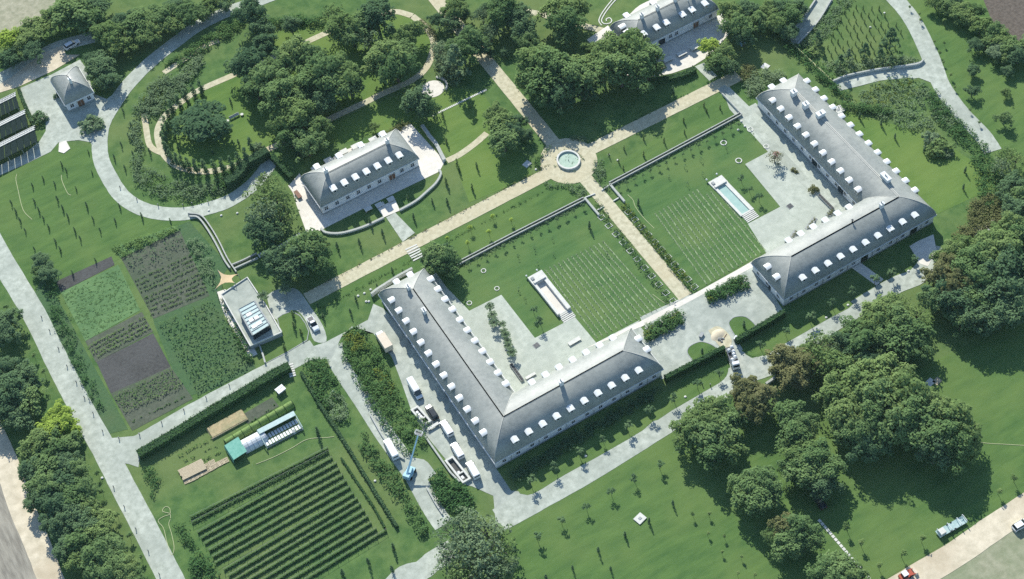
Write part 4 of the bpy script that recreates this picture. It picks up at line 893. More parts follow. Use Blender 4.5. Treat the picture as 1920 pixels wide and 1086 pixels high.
def croprows(nm, corner, n, w, h, mt, gap, step=.6, leaf=.2, per=22):
    """corner: four photo points tl tr br bl of the plot"""
    c = pts(corner)
    for i in range(n):
        k = (i+.5)/n; A, B = P(*lerp(c[0], c[3], k)), P(*lerp(c[1], c[2], k))
        t = thing('crop_row', 'row of %s, %s' % (nm, rank(i, n, 'top', 'bottom') if n > 1 else 'single'), 'crop row', (*A, 0), 0, nm)
        tag(put('plants', row_leaves('plants', (0, 0), (B[0]-A[0], B[1]-A[1]), w, h, mt, step, leaf, per, gap, .12), t), kind='stuff')
croprows('bushes on the upper right vegetable plot', '235,488 343,440 353,466 247,517', 4, 1.7, 1.2, L_DK, .3, 1.5, .24)
croprows('low crops on the upper right vegetable plot', '252,523 362,472 374,505 266,553', 4, .7, .5, L_CROP, .25)
croprows('greens on the lower upper-right plot', '268,556 376,508 391,550 286,594', 5, .8, .5, L_CROP, .12)
croprows('lettuces on the narrow middle plot', '164,648 268,592 285,620 180,674', 4, .9, .5, L_VINE, .1)
croprows('dark plants on the lowest plot', '212,742 322,690 345,726 234,776', 5, 1.5, .9, L_VINE, .05, .7)
croprows('small plants at the foot of the lowest plot', '240,786 352,736 358,745 246,800', 1, .5, .3, L_CROP, .4)
croprows('tall leafy crops on the lower right plot', '296,606 396,562 474,683 374,740', 13, 1.5, 1.35, L_CROP, .06, .8, .26, 20)
croprows('plants below the straw bed', '332,850 395,815 425,850 345,885', 3, .8, .6, L_VINE, .3, .7)
croprows('sprouts on the brown strip by the hedge', '470,790 515,758 521,765 476,797', 2, .4, .3, L_CROP, .4)
bed('leafy_edge', gp('212,464 335,424 340,432 226,486'), 150, .8, L_VINE, 3, .2, 22, .4, .9)
bed('flower_border', gp('80,532 98,522 130,600 165,690 200,770 185,780 150,710 110,630'), 130, 1.2, L_HEDGE, 4, .2, 22, .5, 1.1)
bed('flower_border', gp('352,455 378,448 398,480 404,540 390,545 372,500'), 60, 1.4, L_GREY, 5, .2, 22, .5, 1.1)
bed('low_crop', gp('116,552 220,502 262,578 162,638'), 420, .2, L_LET, 6, .12, 12, .25, .5)

# ------------------------------------------------------------------ shrub plantings
bed('shrub_bed', gp('640,622 668,612 700,640 720,668 740,720 770,770 800,800 795,835 775,850 758,852 735,820 700,775 665,715 640,670'), 300, 1.3, L_HEDGE, 11, .22, 22, .5, 1.4)
bed('shrub_bed', gp('650,640 690,640 720,690 750,750 720,780 680,720 655,680'), 130, 1.1, L_VINE, 61, .2, 20, .4, 1.1)
bed('shrub_bed', gp('700,690 730,710 745,745 720,740'), 40, 1.2, L_YFL, 62, .2, 20, .4, 1.0)
bed('shrub_bed', gp('645,640 668,625 690,655 668,668'), 30, 2.0, L_YFL, 12, .22, 22, .6, 1.3)
bed('shrub_bed', gp('806,900 828,884 845,905 875,915 890,930 880,960 835,965 815,925'), 110, 2.0, L_HEDGE, 13, .24, 22, .6, 1.4)
bed('shrub_bed', gp('566,672 600,668 625,700 640,740 612,770 580,730'), 80, 1.2, L_HEDGE, 14, .24, 20, .6, 1.4)
bed('shrub_bed', gp('608,742 640,738 655,775 640,800 620,780'), 60, 1.4, L_GREY, 15, .2, 20, .5, 1.1)
bed('shrub_bed', gp('682,810 700,830 720,865 745,885 755,915 775,945 800,985 800,1010 780,1000 760,960 730,920 700,880 676,840'), 150, 1.2, L_HEDGE, 16, .22, 20, .5, 1.2)
bed('forecourt_bed', gp('1203,618 1240,600 1274,580 1288,602 1243,628 1215,640'), 130, 1.7, L_HEDGE, 17, .22, 26, .5, 1.2)
bed('forecourt_bed', gp('1322,550 1393,518 1406,540 1330,570'), 130, 1.7, L_HEDGE, 18, .22, 26, .5, 1.2)
for nm, q in (('1,', '1207,625 1222,615 1232,625 1215,636'), ('2', '1250,605 1272,588 1280,600 1262,612'), ('3', '1324,552 1340,545 1345,558 1330,566'), ('4', '1368,532 1388,522 1394,535 1376,543')):
    bed('yellow_flowers', gp(q), 16, 1.6, L_YFL, 19+len(q), .22, 26, .5, 1.0)
bed('park_border', gp('243,240 255,200 280,160 310,140 345,150 350,175 330,190 300,210 285,230 262,215 262,260 270,285 262,300 250,270'), 210, 1.2, L_GREY, 21, .24, 18, .6, 1.5)
bed('park_border', gp('310,120 350,95 400,60 455,25 462,50 430,70 385,95 340,125'), 150, 1.2, L_HEDGE, 22, .24, 18, .6, 1.5)
bed('park_border', gp('330,150 375,105 382,120 350,160'), 60, 1.4, L_GREY, 23, .24, 18, .6, 1.3)
bed('park_border', gp('242,295 262,302 285,322 320,335 370,345 410,335 440,320 448,335 440,355 400,372 340,378 290,370 255,345'), 230, 1.3, L_GREY, 24, .22, 18, .5, 1.3)
bed('park_border', gp('250,320 290,335 350,350 420,340 430,350 350,368 280,358'), 60, 1.0, L_VINE, 66, .2, 18, .4, 1.0)
bed('park_border', gp('262,190 300,160 330,165 300,200'), 40, 1.0, L_YFL, 67, .2, 18, .4, .9)
bed('park_border', gp('410,335 440,318 460,300 470,300 460,325 430,355 400,368'), 90, 2.2, L_HEDGE, 25, .25, 20, .6, 1.5)
bed('park_border', gp('482,30 520,38 560,30 610,35 612,50 560,48 520,52 488,45'), 120, 1.6, L_HEDGE, 26, .24, 18, .6, 1.4)
bed('park_border', gp('812,85 835,90 850,120 870,150 850,165 830,150 818,130'), 90, 1.8, L_GREY, 27, .24, 18, .6, 1.4)
bed('park_border', gp('790,35 815,60 822,100 815,110 805,70 785,45'), 70, .9, L_OLIVE, 28, .2, 18, .4, .9)
bed('crossing_border', gp('1112,305 1130,300 1135,330 1125,345 1150,350 1140,360 1110,335'), 80, .9, L_GREY, 29, .18, 22, .35, .8)
bed('crossing_border', gp('1018,340 1050,345 1080,342 1098,355 1095,375 1060,352 1030,352'), 70, .9, L_GREY, 30, .18, 22, .35, .8)
bed('crossing_border', gp('1068,258 1095,258 1110,270 1100,268 1075,265'), 40, .9, L_GREY, 31, .18, 22, .35, .8)
bed('crossing_border', gp('1000,300 1015,290 1030,275 1040,268 1022,290 1016,310 1005,318'), 50, 1.0, L_HEDGE, 32, .18, 22, .35, .8)
bed('pool_border', ell(FC, 4.5, 4.8), 60, .3, L_GREY, 33, .14, 16, .25, .5)
bed('walk_border', gp('1110,380 1120,374 1262,568 1252,575'), 150, .8, L_HEDGE, 34, .17, 20, .3, .75)
bed('walk_border', gp('1160,385 1172,380 1305,540 1293,548'), 170, .9, L_YFL, 35, .17, 20, .3, .75)
bed('walk_border', gp('1160,385 1172,380 1305,540 1293,548'), 120, .9, L_HEDGE, 36, .17, 20, .3, .75)
bed('facade_shrubs', gp('955,888 1240,722 1246,736 965,905'), 240, 1.6, L_DK, 37, .24, 20, .5, 1.3)
bed('wild_bank', gp('1590,190 1650,150 1700,145 1740,160 1780,200 1800,235 1780,240 1700,250 1660,225 1610,205'), 280, 1.1, L_GREY, 38, .22, 16, .5, 1.2)
bed('wild_bank', gp('1600,190 1650,155 1720,150 1720,180 1640,200'), 90, .8, L_YFL, 63, .18, 16, .4, .9)
bed('wild_bank', gp('1740,165 1790,215 1860,280 1840,300 1790,260 1750,220'), 160, 1.4, L_HEDGE, 39, .22, 16, .6, 1.3)
bed('wild_bank', gp('1820,300 1850,290 1880,320 1890,380 1850,400 1830,340'), 120, 1.8, L_HEDGE, 40, .24, 16, .6, 1.4)
bed('dry_shrubs', gp('1820,380 1860,365 1890,400 1870,430 1830,440 1790,460 1785,440 1815,420'), 220, 1.5, L_OLIVE, 41, .24, 16, .6, 1.4)
bed('bank_cover', gp('1540,118 1600,118 1660,105 1722,110 1720,120 1640,128 1570,148'), 170, .8, L_GREY, 42, .22, 16, .5, 1.1)
bed('bank_cover', gp('1570,0 1600,0 1560,60 1530,95 1500,85 1530,50'), 160, .7, L_GREY, 43, .22, 14, .5, 1.1)
bed('slope_shrubs', gp('1395,160 1412,140 1450,130 1475,145 1440,160 1415,180 1400,185'), 140, 1.4, L_GREY, 44, .22, 18, .5, 1.2)
bed('slope_shrubs', gp('1385,135 1400,120 1420,135 1410,150 1390,155'), 60, 1.2, L_OLIVE, 45, .22, 16, .5, 1.1)
bed('terrace_shrubs', gp('722,252 760,228 772,235 745,248 728,260'), 60, 1.4, L_OLIVE, 46, .2, 20, .4, 1.0)
bed('road_verge_shrubs', gp('268,880 285,875 300,905 290,935 275,910'), 40, 1.0, L_HEDGE, 47, .2, 18, .4, 1.0)
bed('road_verge_shrubs', gp('325,985 345,980 370,1025 360,1035 340,1015'), 50, 1.0, L_HEDGE, 48, .2, 18, .4, 1.0)
bed('corner_shrubs', gp('355,1045 385,1040 410,1086 420,1120 370,1120'), 90, 1.8, L_HEDGE, 49, .24, 18, .6, 1.4)
bed('annex_planting', gp('412,560 420,565 470,650 478,680 468,680 440,640'), 70, 1.6, L_HEDGE, 50, .22, 18, .5, 1.1)
bed('walk_edging', gp('575,547 1030,308 1031,311 576,550'), 110, .4, L_OLIVE, 51, .14, 16, .25, .5)
bed('walk_edging', gp('600,576 1040,345 1041,348 602,580'), 110, .4, L_HEDGE, 52, .14, 16, .25, .5)
bed('walk_edging', gp('1112,264 1385,124 1386,127 1114,267'), 60, .4, L_HEDGE, 53, .14, 16, .25, .5)

# ------------------------------------------------------------------ young trees and seedlings on the lawns
SB = [leaf_mesh('crown', *[(lambda r: clumps([(random.gauss(0, .35), random.gauss(0, .35), 2.3+random.gauss(0, .25)) for _ in range(9)], [.5]*9, 90, .17, .9))(0)][0], mt) for mt in (L_DK, L_MID, L_YEL, L_OAK)]
ST = MB().tube((0, 0, 0), (0, 0, 2.3), .06, .04, 5).mesh('trunk', BARK)
SC_ = crown('crown', 'column', .45, L_DK, 77); SCM = crown('crown', 'column', .5, L_MID, 78)
PALMS = [crown('crown', 'palm', 1.35, L_GREY, 79), crown('crown', 'palm', 1.35, L_MID, 80)]
RING = MB(); nR = 18; o_ = ell((0, 0), .85, .85, nR); i_ = ell((0, 0), .62, .62, nR)
RING.add([(*p, z) for z, r in ((0, o_), (.16, o_), (.16, i_), (0, i_)) for p in r], [(k*nR+i, k*nR+(i+1) % nR, (k+1)*nR+(i+1) % nR, (k+1)*nR+i) for k in range(3) for i in range(nR)])
RINGM = RING.mesh('tree_ring', STONEW)
SEED = leaf_mesh('seedling', *clumps([(0, 0, .3), (.1, .05, .6)], [.3, .22], 130, .1, 1), L_DK); SEEDL = leaf_mesh('seedling', *clumps([(0, 0, .3), (.1, .05, .6)], [.3, .22], 130, .1, 1), L_YEL)
def young(where, s, ox, oy, k, form, sc=1.0, col=0, adj=None, grp=None, hz=None):
    """form: ball (stem and round crown), slim (narrow), seed (low plant), palm (fan of leaves), ring (seedling in a pale ring)"""
    L = sorted(pts(s, ox, oy, k)); n = len(L)
    an = {'ball': ('young_tree', 'round-headed sapling', 'sapling'), 'slim': ('slim_sapling', 'narrow dark sapling', 'sapling'), 'seed': ('seedling', 'low dark seedling', 'seedling'), 'pale': ('seedling', 'pale green seedling', 'seedling'), 'palm': ('fan_tree', 'spreading fan-leaved young tree', 'young tree'), 'ring': ('ringed_seedling', 'seedling in a pale ring', 'seedling')}[form]
    for i, (x, y) in enumerate(L):
        lab = '%s %s, %s' % (adj or an[1], where, rank(i, n)) if n > 1 else '%s %s, alone' % (adj or an[1], where)
        z = {'ball': 2.2, 'slim': 1.2, 'palm': 2.2}.get(form, 0)*sc; s_ = sc*random.uniform(.85, 1.15)
        X, Y = P(x, y, z); t = thing(an[0], lab, an[2], (X, Y, 0), random.uniform(0, 6.28), grp or '%ss %s' % (adj or an[1], where), s_)
        if form == 'ball': put('crown', SB[col], t); put('trunk', ST, t)
        elif form == 'slim': put('crown', SC_ if col == 0 else SCM, t); put('trunk', ST, t)
        elif form == 'palm': put('crown', PALMS[col], t, (0, 0, 1.9)); put('trunk', ST, t)
        elif form == 'seed': tag(put('plant', SEED, t), kind='stuff')
        elif form == 'pale': tag(put('plant', SEEDL, t), kind='stuff')
        else: tag(put('plant', SEED, t), kind='stuff'); put('tree_ring', RINGM, t)
young('on the meadow south of the road', '830,440 690,515 560,595 420,680 278,755 142,848 5,930 945,370', 960, 724, 3, 'ball', 1.0, 0)
young('on the middle of the meadow', '905,655 770,755 635,830 485,920 340,1020 190,1075 555,1025', 960, 724, 3, 'slim', 1.0)
young('at the meadow wood edge', '1020,720 1110,722 1100,825 1198,845 1183,935 1290,960 1268,1050 1362,1060', 960, 724, 3, 'ball', .6, 1)
young('along the road before the van-yard building', '103,530 243,452 378,372 513,292 648,222 778,142 913,67 1045,-10', 960, 724, 3, 'ball', 1.0, 0)
young('on the strip below the pool building', '820,370 690,445 602,490 480,550 365,620 235,692 103,775', 1440, 362, 3, 'ball', 1.05, 0)
young('on the left lawn', '320,30 350,80 378,125 240,135 190,40 215,90 520,140 560,205 418,205 270,185 308,265 448,250 335,310 645,150 670,70 795,125 955,150 85,95 110,150 138,205 190,310 405,445 535,375 60,50 485,65', 0, 362, 3, 'slim', .75)
young('below the top left yard', '370,955 495,850 345,920 515,965 425,1055 305,1030 240,1000 180,1040', 0, 0, 3, 'slim', .65)
young('on the verge of the loop drive', '680,810 700,940 640,880 735,700 690,620 720,760 745,860', 0, 0, 3, 'slim', .7)
young('on the lawn right of the pavilion', '1050,650 1070,790 1140,950 1240,930 1068,1020 1215,1050 1200,590 1130,915', 480, 0, 3, 'slim', .95, 1, 'thin green sapling')
young('on the lawn below the pavilion', '455,295 580,275 710,220 640,160 885,130 990,40 1075,45 850,20', 480, 362, 3, 'slim', .95, 0)
young('between the walk and the west wall', '1330,130 1205,195 1310,220 1190,280 1435,150 1075,250', 480, 362, 3, 'ball', .75, 2, 'pale round-headed sapling')
young('on the bank north of the van yard', '825,440 765,430 530,665 375,690 345,630 290,520 680,520 560,590', 480, 362, 3, 'slim', .8)
young('on the lawn right of the crossing', '470,690 545,870 630,830 740,775 740,865 855,790 965,675 970,740 1080,590 1095,620 1170,600 600,905 625,940', 960, 0, 3, 'slim', .7, 1, 'small green sapling')
young('on the upper house lawn', '905,505', 960, 0, 3, 'slim', 1.5)
young('on the pool court lawn', '880,1000 975,945 1065,905 1075,985 985,1040 1205,838 1355,765', 960, 0, 3, 'seed', 1.6)
young('on the pool court lawn', '1190,805 1275,905 1340,730 1430,825', 960, 0, 3, 'ring', 1.0)
young('beside the blue pool', '470,335 548,430 640,520', 1300, 270, 5.17, 'ball', .85)
young('on the empty tank court lawn', '230,265 128,315 235,350 35,360 140,400 530,345 35,550 75,600', 960, 362, 3, 'seed', 1.6)
young('on the empty tank court lawn', '1280,438 1355,538 1200,620', 480, 362, 3, 'ring', 1.0)
young('beside the empty tank', '120,650 160,720', 960, 362, 3, 'ball', 1.0)
young('below the crossing walls', '435,180 710,50', 960, 362, 3, 'slim', 1.1)
young('on the grey court left', '1315,640 1330,690 1340,735 1385,735 1395,775 1405,800 1415,830 1420,860 1440,900', 480, 362, 3, 'palm', .9, 0)
young('on the right meadow by the road', '800,40 850,75 855,110 990,120 935,230 995,240 970,295 990,350 1025,420 1055,490 1140,615 1190,685', 1440, 0, 3, 'ball', .6, 1)
young('on the bright lawn behind the pool building', '515,650 637,690 715,765 880,845 1110,955 1100,1050', 1440, 0, 3, 'slim', .95)
young('by the sandy track', '1390,515 1300,585 870,860 755,938 630,1012 530,885 447,790', 1440, 724, 3, 'ball', .95, 1)
young('on the left road verge', '545,485 725,840 790,960 655,720 430,265 570,590', 0, 724, 3, 'ball', .85, 3)
young('along the left road upper verge', '140,800 110,880 190,915 245,1005 85,760 30,640', 0, 362, 3, 'ball', .8, 3)
young('below the vineyard corner', '770,900 630,985 765,1030 485,1050', 480, 724, 3, 'slim', 1.2)
young('by the netting bed', '345,255', 480, 724, 3, 'slim', 1.3)
young('on the park lawn', '840,850 1295,565 1195,855 1340,800 985,770 1000,830', 0, 0, 3, 'slim', .8)
young('on the annex lawn islands', '205,680 250,775 160,870 210,740', 480, 362, 3, 'slim', 1.0, 1, 'thin green sapling')
young('at the annex turning place', '165,545 40,580', 480, 362, 3, 'palm', 1.1, 0)
young('on the forecourt lawns', '1305,735 1070,890', 960, 362, 3, 'slim', 1.0)
young('on the lower forecourt lawn', '1400,850 1165,1005', 960, 362, 3, 'ball', 1.0)
# orchard of small saplings in slanting rows on the right slope
L = []
for r in range(9):
    for c in range(8):
        x = 1590+r*15-c*6.5+random.uniform(-2, 2); y = 10+c*13+r*1.5+random.uniform(-2, 2)
        if 1540 < x < 1648+y*.72 and y < 112: L.append('%.1f,%.1f' % (x, y))
young('on the orchard slope', ' '.join(L), 0, 0, 1, 'slim', .6, 1, 'small orchard sapling')
# wall shrubs in line below the two terrace walls
def along(a, b, n): return ' '.join('%.1f,%.1f' % (a[0]+(b[0]-a[0])*i/(n-1), a[1]+(b[1]-a[1])*i/(n-1)) for i in range(n))
young('under the wall of the empty tank court', along((878, 494), (1093, 386), 14), 0, 0, 1, 'ball', .5, 0, 'small wall shrub')
young('under the wall of the pool court', along((1160, 352), (1385, 233), 16), 0, 0, 1, 'ball', .5, 0, 'small wall shrub')
# square pale frames in the walk borders
def frames(where, a, b, n):
    fm = MB()
    for x in (-.8, .8): fm.box((x, 0, .08), (.13, 1.6, .16))
    for y in (-.71, .71): fm.box((0, y, .08), (1.47, .13, .16))
    fm = fm.mesh('frame', STONEW)
    for i in range(n):
        x, y = P(*lerp(a, b, i/(n-1))); t = thing('planted_square', 'square pale planting frame %s, %s' % (where, rank(i, n, 'top', 'bottom')), 'planter', (x, y, 0), .1, 'planting frames '+where)
        put('frame', fm, t); tag(put('plant', SEED, t, sc=1.6), kind='stuff')
frames('left of the lower walk', (1128, 408), (1262, 565), 11); frames('right of the lower walk', (1178, 398), (1302, 538), 11)

# ------------------------------------------------------------------ greenhouse corner
def at(px, py, z=0): return (*P(px, py), z)
def ang(a, b): p, q = P(*a), P(*b); return math.atan2(q[1]-p[1], q[0]-p[0])
GA = ang((425, 850), (540, 790))
t = thing('netting_tent', 'turquoise netting tent at the left end of the white tunnel', 'tent', at(444, 848), GA, None, .66)
part('cover', MB().add([(-3, 4, 2.2), (3.2, 4.4, 2.6), (3.4, -3.6, 2.8), (-2.6, -4, 2.4), (-3.4, 4.2, .2), (-3.0, -4.2, .2)], [(0, 3, 2, 1), (0, 4, 5, 3)]), NET, t)
for x, y, z in ((-2.9, 3.9, 2.2), (3.1, 4.3, 2.6), (3.3, -3.5, 2.8), (-2.5, -3.9, 2.4)): part('pole', MB().tube((x, y, 0), (x, y, z), .06), DARKM, t)
t = thing('polytunnel', 'low white film tunnel between the netting tent and glasshouse frame', 'greenhouse', at(477, 829), GA)
mb = MB(); n = 10
for x in (-3.2, 3.3): mb.v += [(x, 2.1*math.cos(math.pi*k/n), 1.8*math.sin(math.pi*k/n)) for k in range(n+1)]
mb.f = [(k, n+1+k, n+2+k, k+1) for k in range(n)]+[tuple(range(n+1)), tuple(range(n+1, 2*n+2))[::-1]]; part('cover', mb, FILM, t, smooth=False)
for k in range(6):
    x = -3.1+k*1.24; h = MB()
    for j in range(n): h.bar((x, 2.13*math.cos(math.pi*j/n), 1.83*math.sin(math.pi*j/n)), (x, 2.13*math.cos(math.pi*(j+1)/n), 1.83*math.sin(math.pi*(j+1)/n)), .07)
    part('hoop', h, CONC, t)
t = thing('glass_frame', 'pale glasshouse frame with two rows of white trays', 'greenhouse', at(527, 810), GA)
for x in (-5.2, 5.2): part('end_frame', MB().bar((x, -2.6, 0), (x, -2.6, 1.3), .18).bar((x, 2.6, 0), (x, 2.6, 2.0), .18).bar((x, -2.6, 1.3), (x, 2.6, 2.0), .18), GLAZE, t)
part('glass_back', MB().box((0, 2.6, 1.05), (10.2, .08, 1.9)), GLAZE, t); part('glass_top', MB().box((0, 1.9, 2.05), (10.4, 1.5, .08)), GLAZE, t)
part('bench', MB().box((0, -.6, .45), (10, 3.6, .12)), NETD, t); part('plinth', MB().box((0, -.6, .2), (10.2, 3.9, .38)), CONC, t)
TR = MB().box((0, 0, 0), (.62, 1.35, .2)).mesh('tray', LIDM)
for r in (-1.6, .3):
    for k in range(12): put('tray', TR, t, (-4.6+k*.84, r, .62))
t = thing('barrel', 'white barrel at the right end of the glasshouse frame', 'barrel', at(552, 812)); part('body', MB().tube((0, 0, 0), (0, 0, 1.0), .45, .45, 12), LIDM, t); part('lid', MB().tube((0, 0, 1), (0, 0, 1.06), .48, .48, 12), CONC, t)
t = thing('net_tunnel', 'long olive net tunnel above the polytunnel', 'net tunnel', at(487, 795), ang((440, 820), (525, 770)))
mb = MB()
for x in (-10, 10): mb.v += [(x, 1.1*math.cos(math.pi*k/n), 1.25*math.sin(math.pi*k/n)) for k in range(n+1)]
mb.f = [(k, n+1+k, n+2+k, k+1) for k in range(n)]+[tuple(range(n+1)), tuple(range(n+1, 2*n+2))[::-1]]; part('net', mb, NETD, t)
for k in range(9):
    x = -10+k*2.5; h = MB()
    for j in range(n): h.bar((x, 1.14*math.cos(math.pi*j/n), 1.28*math.sin(math.pi*j/n)), (x, 1.14*math.cos(math.pi*(j+1)/n), 1.28*math.sin(math.pi*(j+1)/n)), .12)
    part('hoop', h, HCORE, t)
t = thing('straw_bed', 'straw covered raised bed beside the long tall hedge', 'garden bed', at(426, 796), ang((400, 812), (455, 782)))
part('straw', MB().box((0, 0, .28), (10.5, 3.6, .56), 0, .94), STRAW, t); part('board', MB().box((0, -1.9, .25), (10.5, .1, .5)), TIMBER, t)
t = thing('plank_stack', 'pale stack of planks beside wooden frames, lower left garden', 'timber stack', at(362, 882), ang((340, 890), (385, 868)))
for k in range(9): part('plank', MB().box((random.uniform(-.2, .2), -1.5+k*.38, .5), (6.6, .34, .16)), TIMBER, t)
part('bearers', MB().box((-2, 0, .2), (.2, 3.3, .4)).box((2, 0, .2), (.2, 3.3, .4)), WOOD, t)
PAL = MB()
for k in range(5): PAL.box((-.5+k*.25, 0, .13), (.16, 1.2, .04))
for y in (-.5, 0, .5): PAL.box((0, y, .05), (1.2, .1, .1))
PAL = PAL.mesh('slats', TIMBER); pr = random.Random(4)
PL = [(350, 902), (358, 899), (366, 895), (374, 890), (382, 886), (391, 881), (399, 877), (407, 872), (415, 868), (423, 864), (378, 880), (388, 874), (398, 868)]
for i, (x, y) in enumerate(PL):
    t = thing('pallet', 'grey timber pallet beside the plank stack, %s' % rank(i, len(PL)), 'pallet', at(x, y), GA+pr.uniform(-.1, .1), 'pallets by the plank stack', 1.3); put('slats', PAL, t)
t = thing('garden_hut', 'small white two-part hut at the end of the tall hedge', 'hut', at(527, 734), .2); part('box', MB().box((0, 0, .6), (2.2, 1.2, 1.0)), CONC, t); part('lid', MB().box((0, -.5, 1.2), (2.4, 1.0, .14)), LIDM, t); part('lid', MB().box((0, .55, 1.15), (2.4, .8, .14)), LIDM, t)
# garden hoses lying on the grass
HOSE = mat('pale yellow hose', (.42, .44, .24), rough=.6)
def hose(label, s, ox, oy, k, w=.12): 
    l = spline(gp(s, ox, oy, k), 5); tag(put('garden_hose', MB().strip(l, w, .1, 0).mesh('garden_hose', HOSE)), label, 'hose')
hose('looped pale hose lying on the grass beside the vineyard', '960,745 955,690 930,680 915,705 960,720 920,735 890,760 920,800 940,880 965,950 980,910 965,830 950,780 958,750', 0, 724, 3)
hose('pale hose curving on the far left lawn', '95,980 90,1010 100,1060 130,1180 180,1236', 0, 0, 3); hose('short pale hose near the top left yard lawn', '345,985 350,1020 380,1086 400,1100', 0, 0, 3)
hose('pale hose line running above the vineyard', '0,440 100,400 200,350 290,300 400,290 440,285', 480, 724, 3); hose('thin pale line crossing the right meadow', '1150,310 1230,322 1330,328 1445,335', 1440, 724, 3)
hose('pale hose on the lower walk corner of the tank court', '790,570 830,600 880,635', 960, 362, 3)
hose('hose curling at the top of the pool court', '650,10 680,40 695,80 740,140 800,200', 960, 362, 3)

# ------------------------------------------------------------------ vehicles
def wheel_set(t, L, wdt, r=.36, xs=None):
    ty = MB().tube((0, -.12, 0), (0, .12, 0), r, r, 14).mesh('wheel', TYRE); hb = MB().tube((0, -.13, 0), (0, .13, 0), r*.55, r*.55, 10).mesh('rim', CARG)
    for x in xs or (-L*.3, L*.31):
        for y in (-wdt/2+.08, wdt/2-.08): w = put('wheel', ty, t, (x, y, r)); put('rim', hb, w)
def body_loft(sections, mt, name, t):
    """sections: (x, half width low, half width high, z low, z high); builds a closed body"""
    mb = MB(); n = len(sections)
    for x, a, b, z0, z1 in sections: mb.v += [(x, -a, z0), (x, -a*1.0, z0+(z1-z0)*.55), (x, -b, z1-.06), (x, -b+.1, z1), (x, b-.1, z1), (x, b, z1-.06), (x, a, z0+(z1-z0)*.55), (x, a, z0)]
    for i in range(n-1):
        for k in range(8): mb.f.append((i*8+k, i*8+(k+1) % 8, (i+1)*8+(k+1) % 8, (i+1)*8+k))
    mb.f += [tuple(range(8))[::-1], tuple(range((n-1)*8, n*8))]; return part(name, mb, mt, t)
def van(name, label, px, py, head, mt=CARW, L=5.4, H=2.25, cat='van'):
    """nose towards +x; head: photo point the nose points to"""
    rz = ang((px, py), head); t = thing(name, label, cat, at(px, py), rz); w = 1.9; k = L/5.4
    body_loft([(-2.7*k, .92, .84, .35, H-.08), (-2.55*k, .95, .86, .3, H), (.9*k, .95, .86, .3, H), (1.35*k, .95, .84, .3, H-.1)], mt, 'body', t)
    body_loft([(1.352*k, .95, .92, .3, 1.28), (2.45*k, .92, .85, .3, 1.05), (2.7*k, .86, .78, .38, .85)], mt, 'bonnet', t)
    mb = MB().add([(1.36*k, -.84, H-.14), (1.36*k, .84, H-.14), (2.1*k, .86, 1.2), (2.1*k, -.86, 1.2)], [(0, 3, 2, 1)]).add([(1.36*k, -.85, H-.14), (2.1*k, -.87, 1.2), (1.36*k, -.93, 1.2), (1.36*k, .85, H-.14), (1.36*k, .93, 1.2), (2.1*k, .87, 1.2)], [(0, 2, 1), (3, 5, 4)]); part('windscreen', mb, GLASS, t)
    for y in (-1, 1): part('side_window', MB().box((.75*k, y*.915, 1.6), (.95, .06, .5)), GLASS, t); part('headlight', MB().box((2.62*k, y*.66, .8), (.16, .3, .16)), GLAZE, t); part('mirror', MB().box((1.5*k, y*1.08, 1.35), (.14, .22, .28)), DARKM, t)
    part('rear_window', MB().box((-2.69*k, 0, 1.6), (.06, 1.4, .5)), GLASS, t); part('bumper', MB().box((2.7*k, 0, .45), (.12, 1.7, .22)), DARKM, t)
    wheel_set(t, L, w); return t
def car(name, label, px, py, head, mt=CARW, pickup=False, L=4.7, z=0):
    rz = ang((px, py), head); t = thing(name, label, 'pickup' if pickup else 'car', at(px, py), rz); k = L/4.7
    body_loft([(-2.35*k, .84, .8, .35, .95), (-2.2*k, .9, .86, .28, 1.02), (1.1*k, .9, .86, .28, 1.02), (2.1*k, .88, .8, .3, .86), (2.35*k, .78, .7, .38, .68)], mt, 'body', t)
    x0 = -.55*k if pickup else -2.0*k; x1 = .35*k
    body_loft([(x0-.25, .84, .76, 1.0, 1.05), (x0+.1, .84, .68, 1.0, 1.56), (x1-.3, .84, .68, 1.0, 1.6), (x1, .84, .68, 1.0, 1.56), (x1+.75, .84, .8, 1.0, 1.06)], GLASS, 'cabin_glass', t)
    part('roof', MB().box(((x0+x1)/2-.02, 0, 1.61), (x1-x0-.25, 1.3, .07)), mt, t)
    if pickup:
        part('load_bed', MB().box((-1.45*k, 0, 1.03), (1.5*k, 1.45, .04)), DARKM, t)
        for y in (-.8, .8): part('bed_side', MB().box((-1.5*k, y, 1.1), (1.6*k, .12, .2)), mt, t)
    for y in (-1, 1): part('headlight', MB().box((2.25*k, y*.6, .72), (.16, .34, .14)), GLAZE, t); part('tail_light', MB().box((-2.34*k, y*.66, .8), (.08, .25, .18)), REDM, t); part('mirror', MB().box((.75*k, y*.98, 1.08), (.2, .2, .15)), mt, t)
    wheel_set(t, L, 1.8, .35, (-1.4*k, 1.45*k)); return t
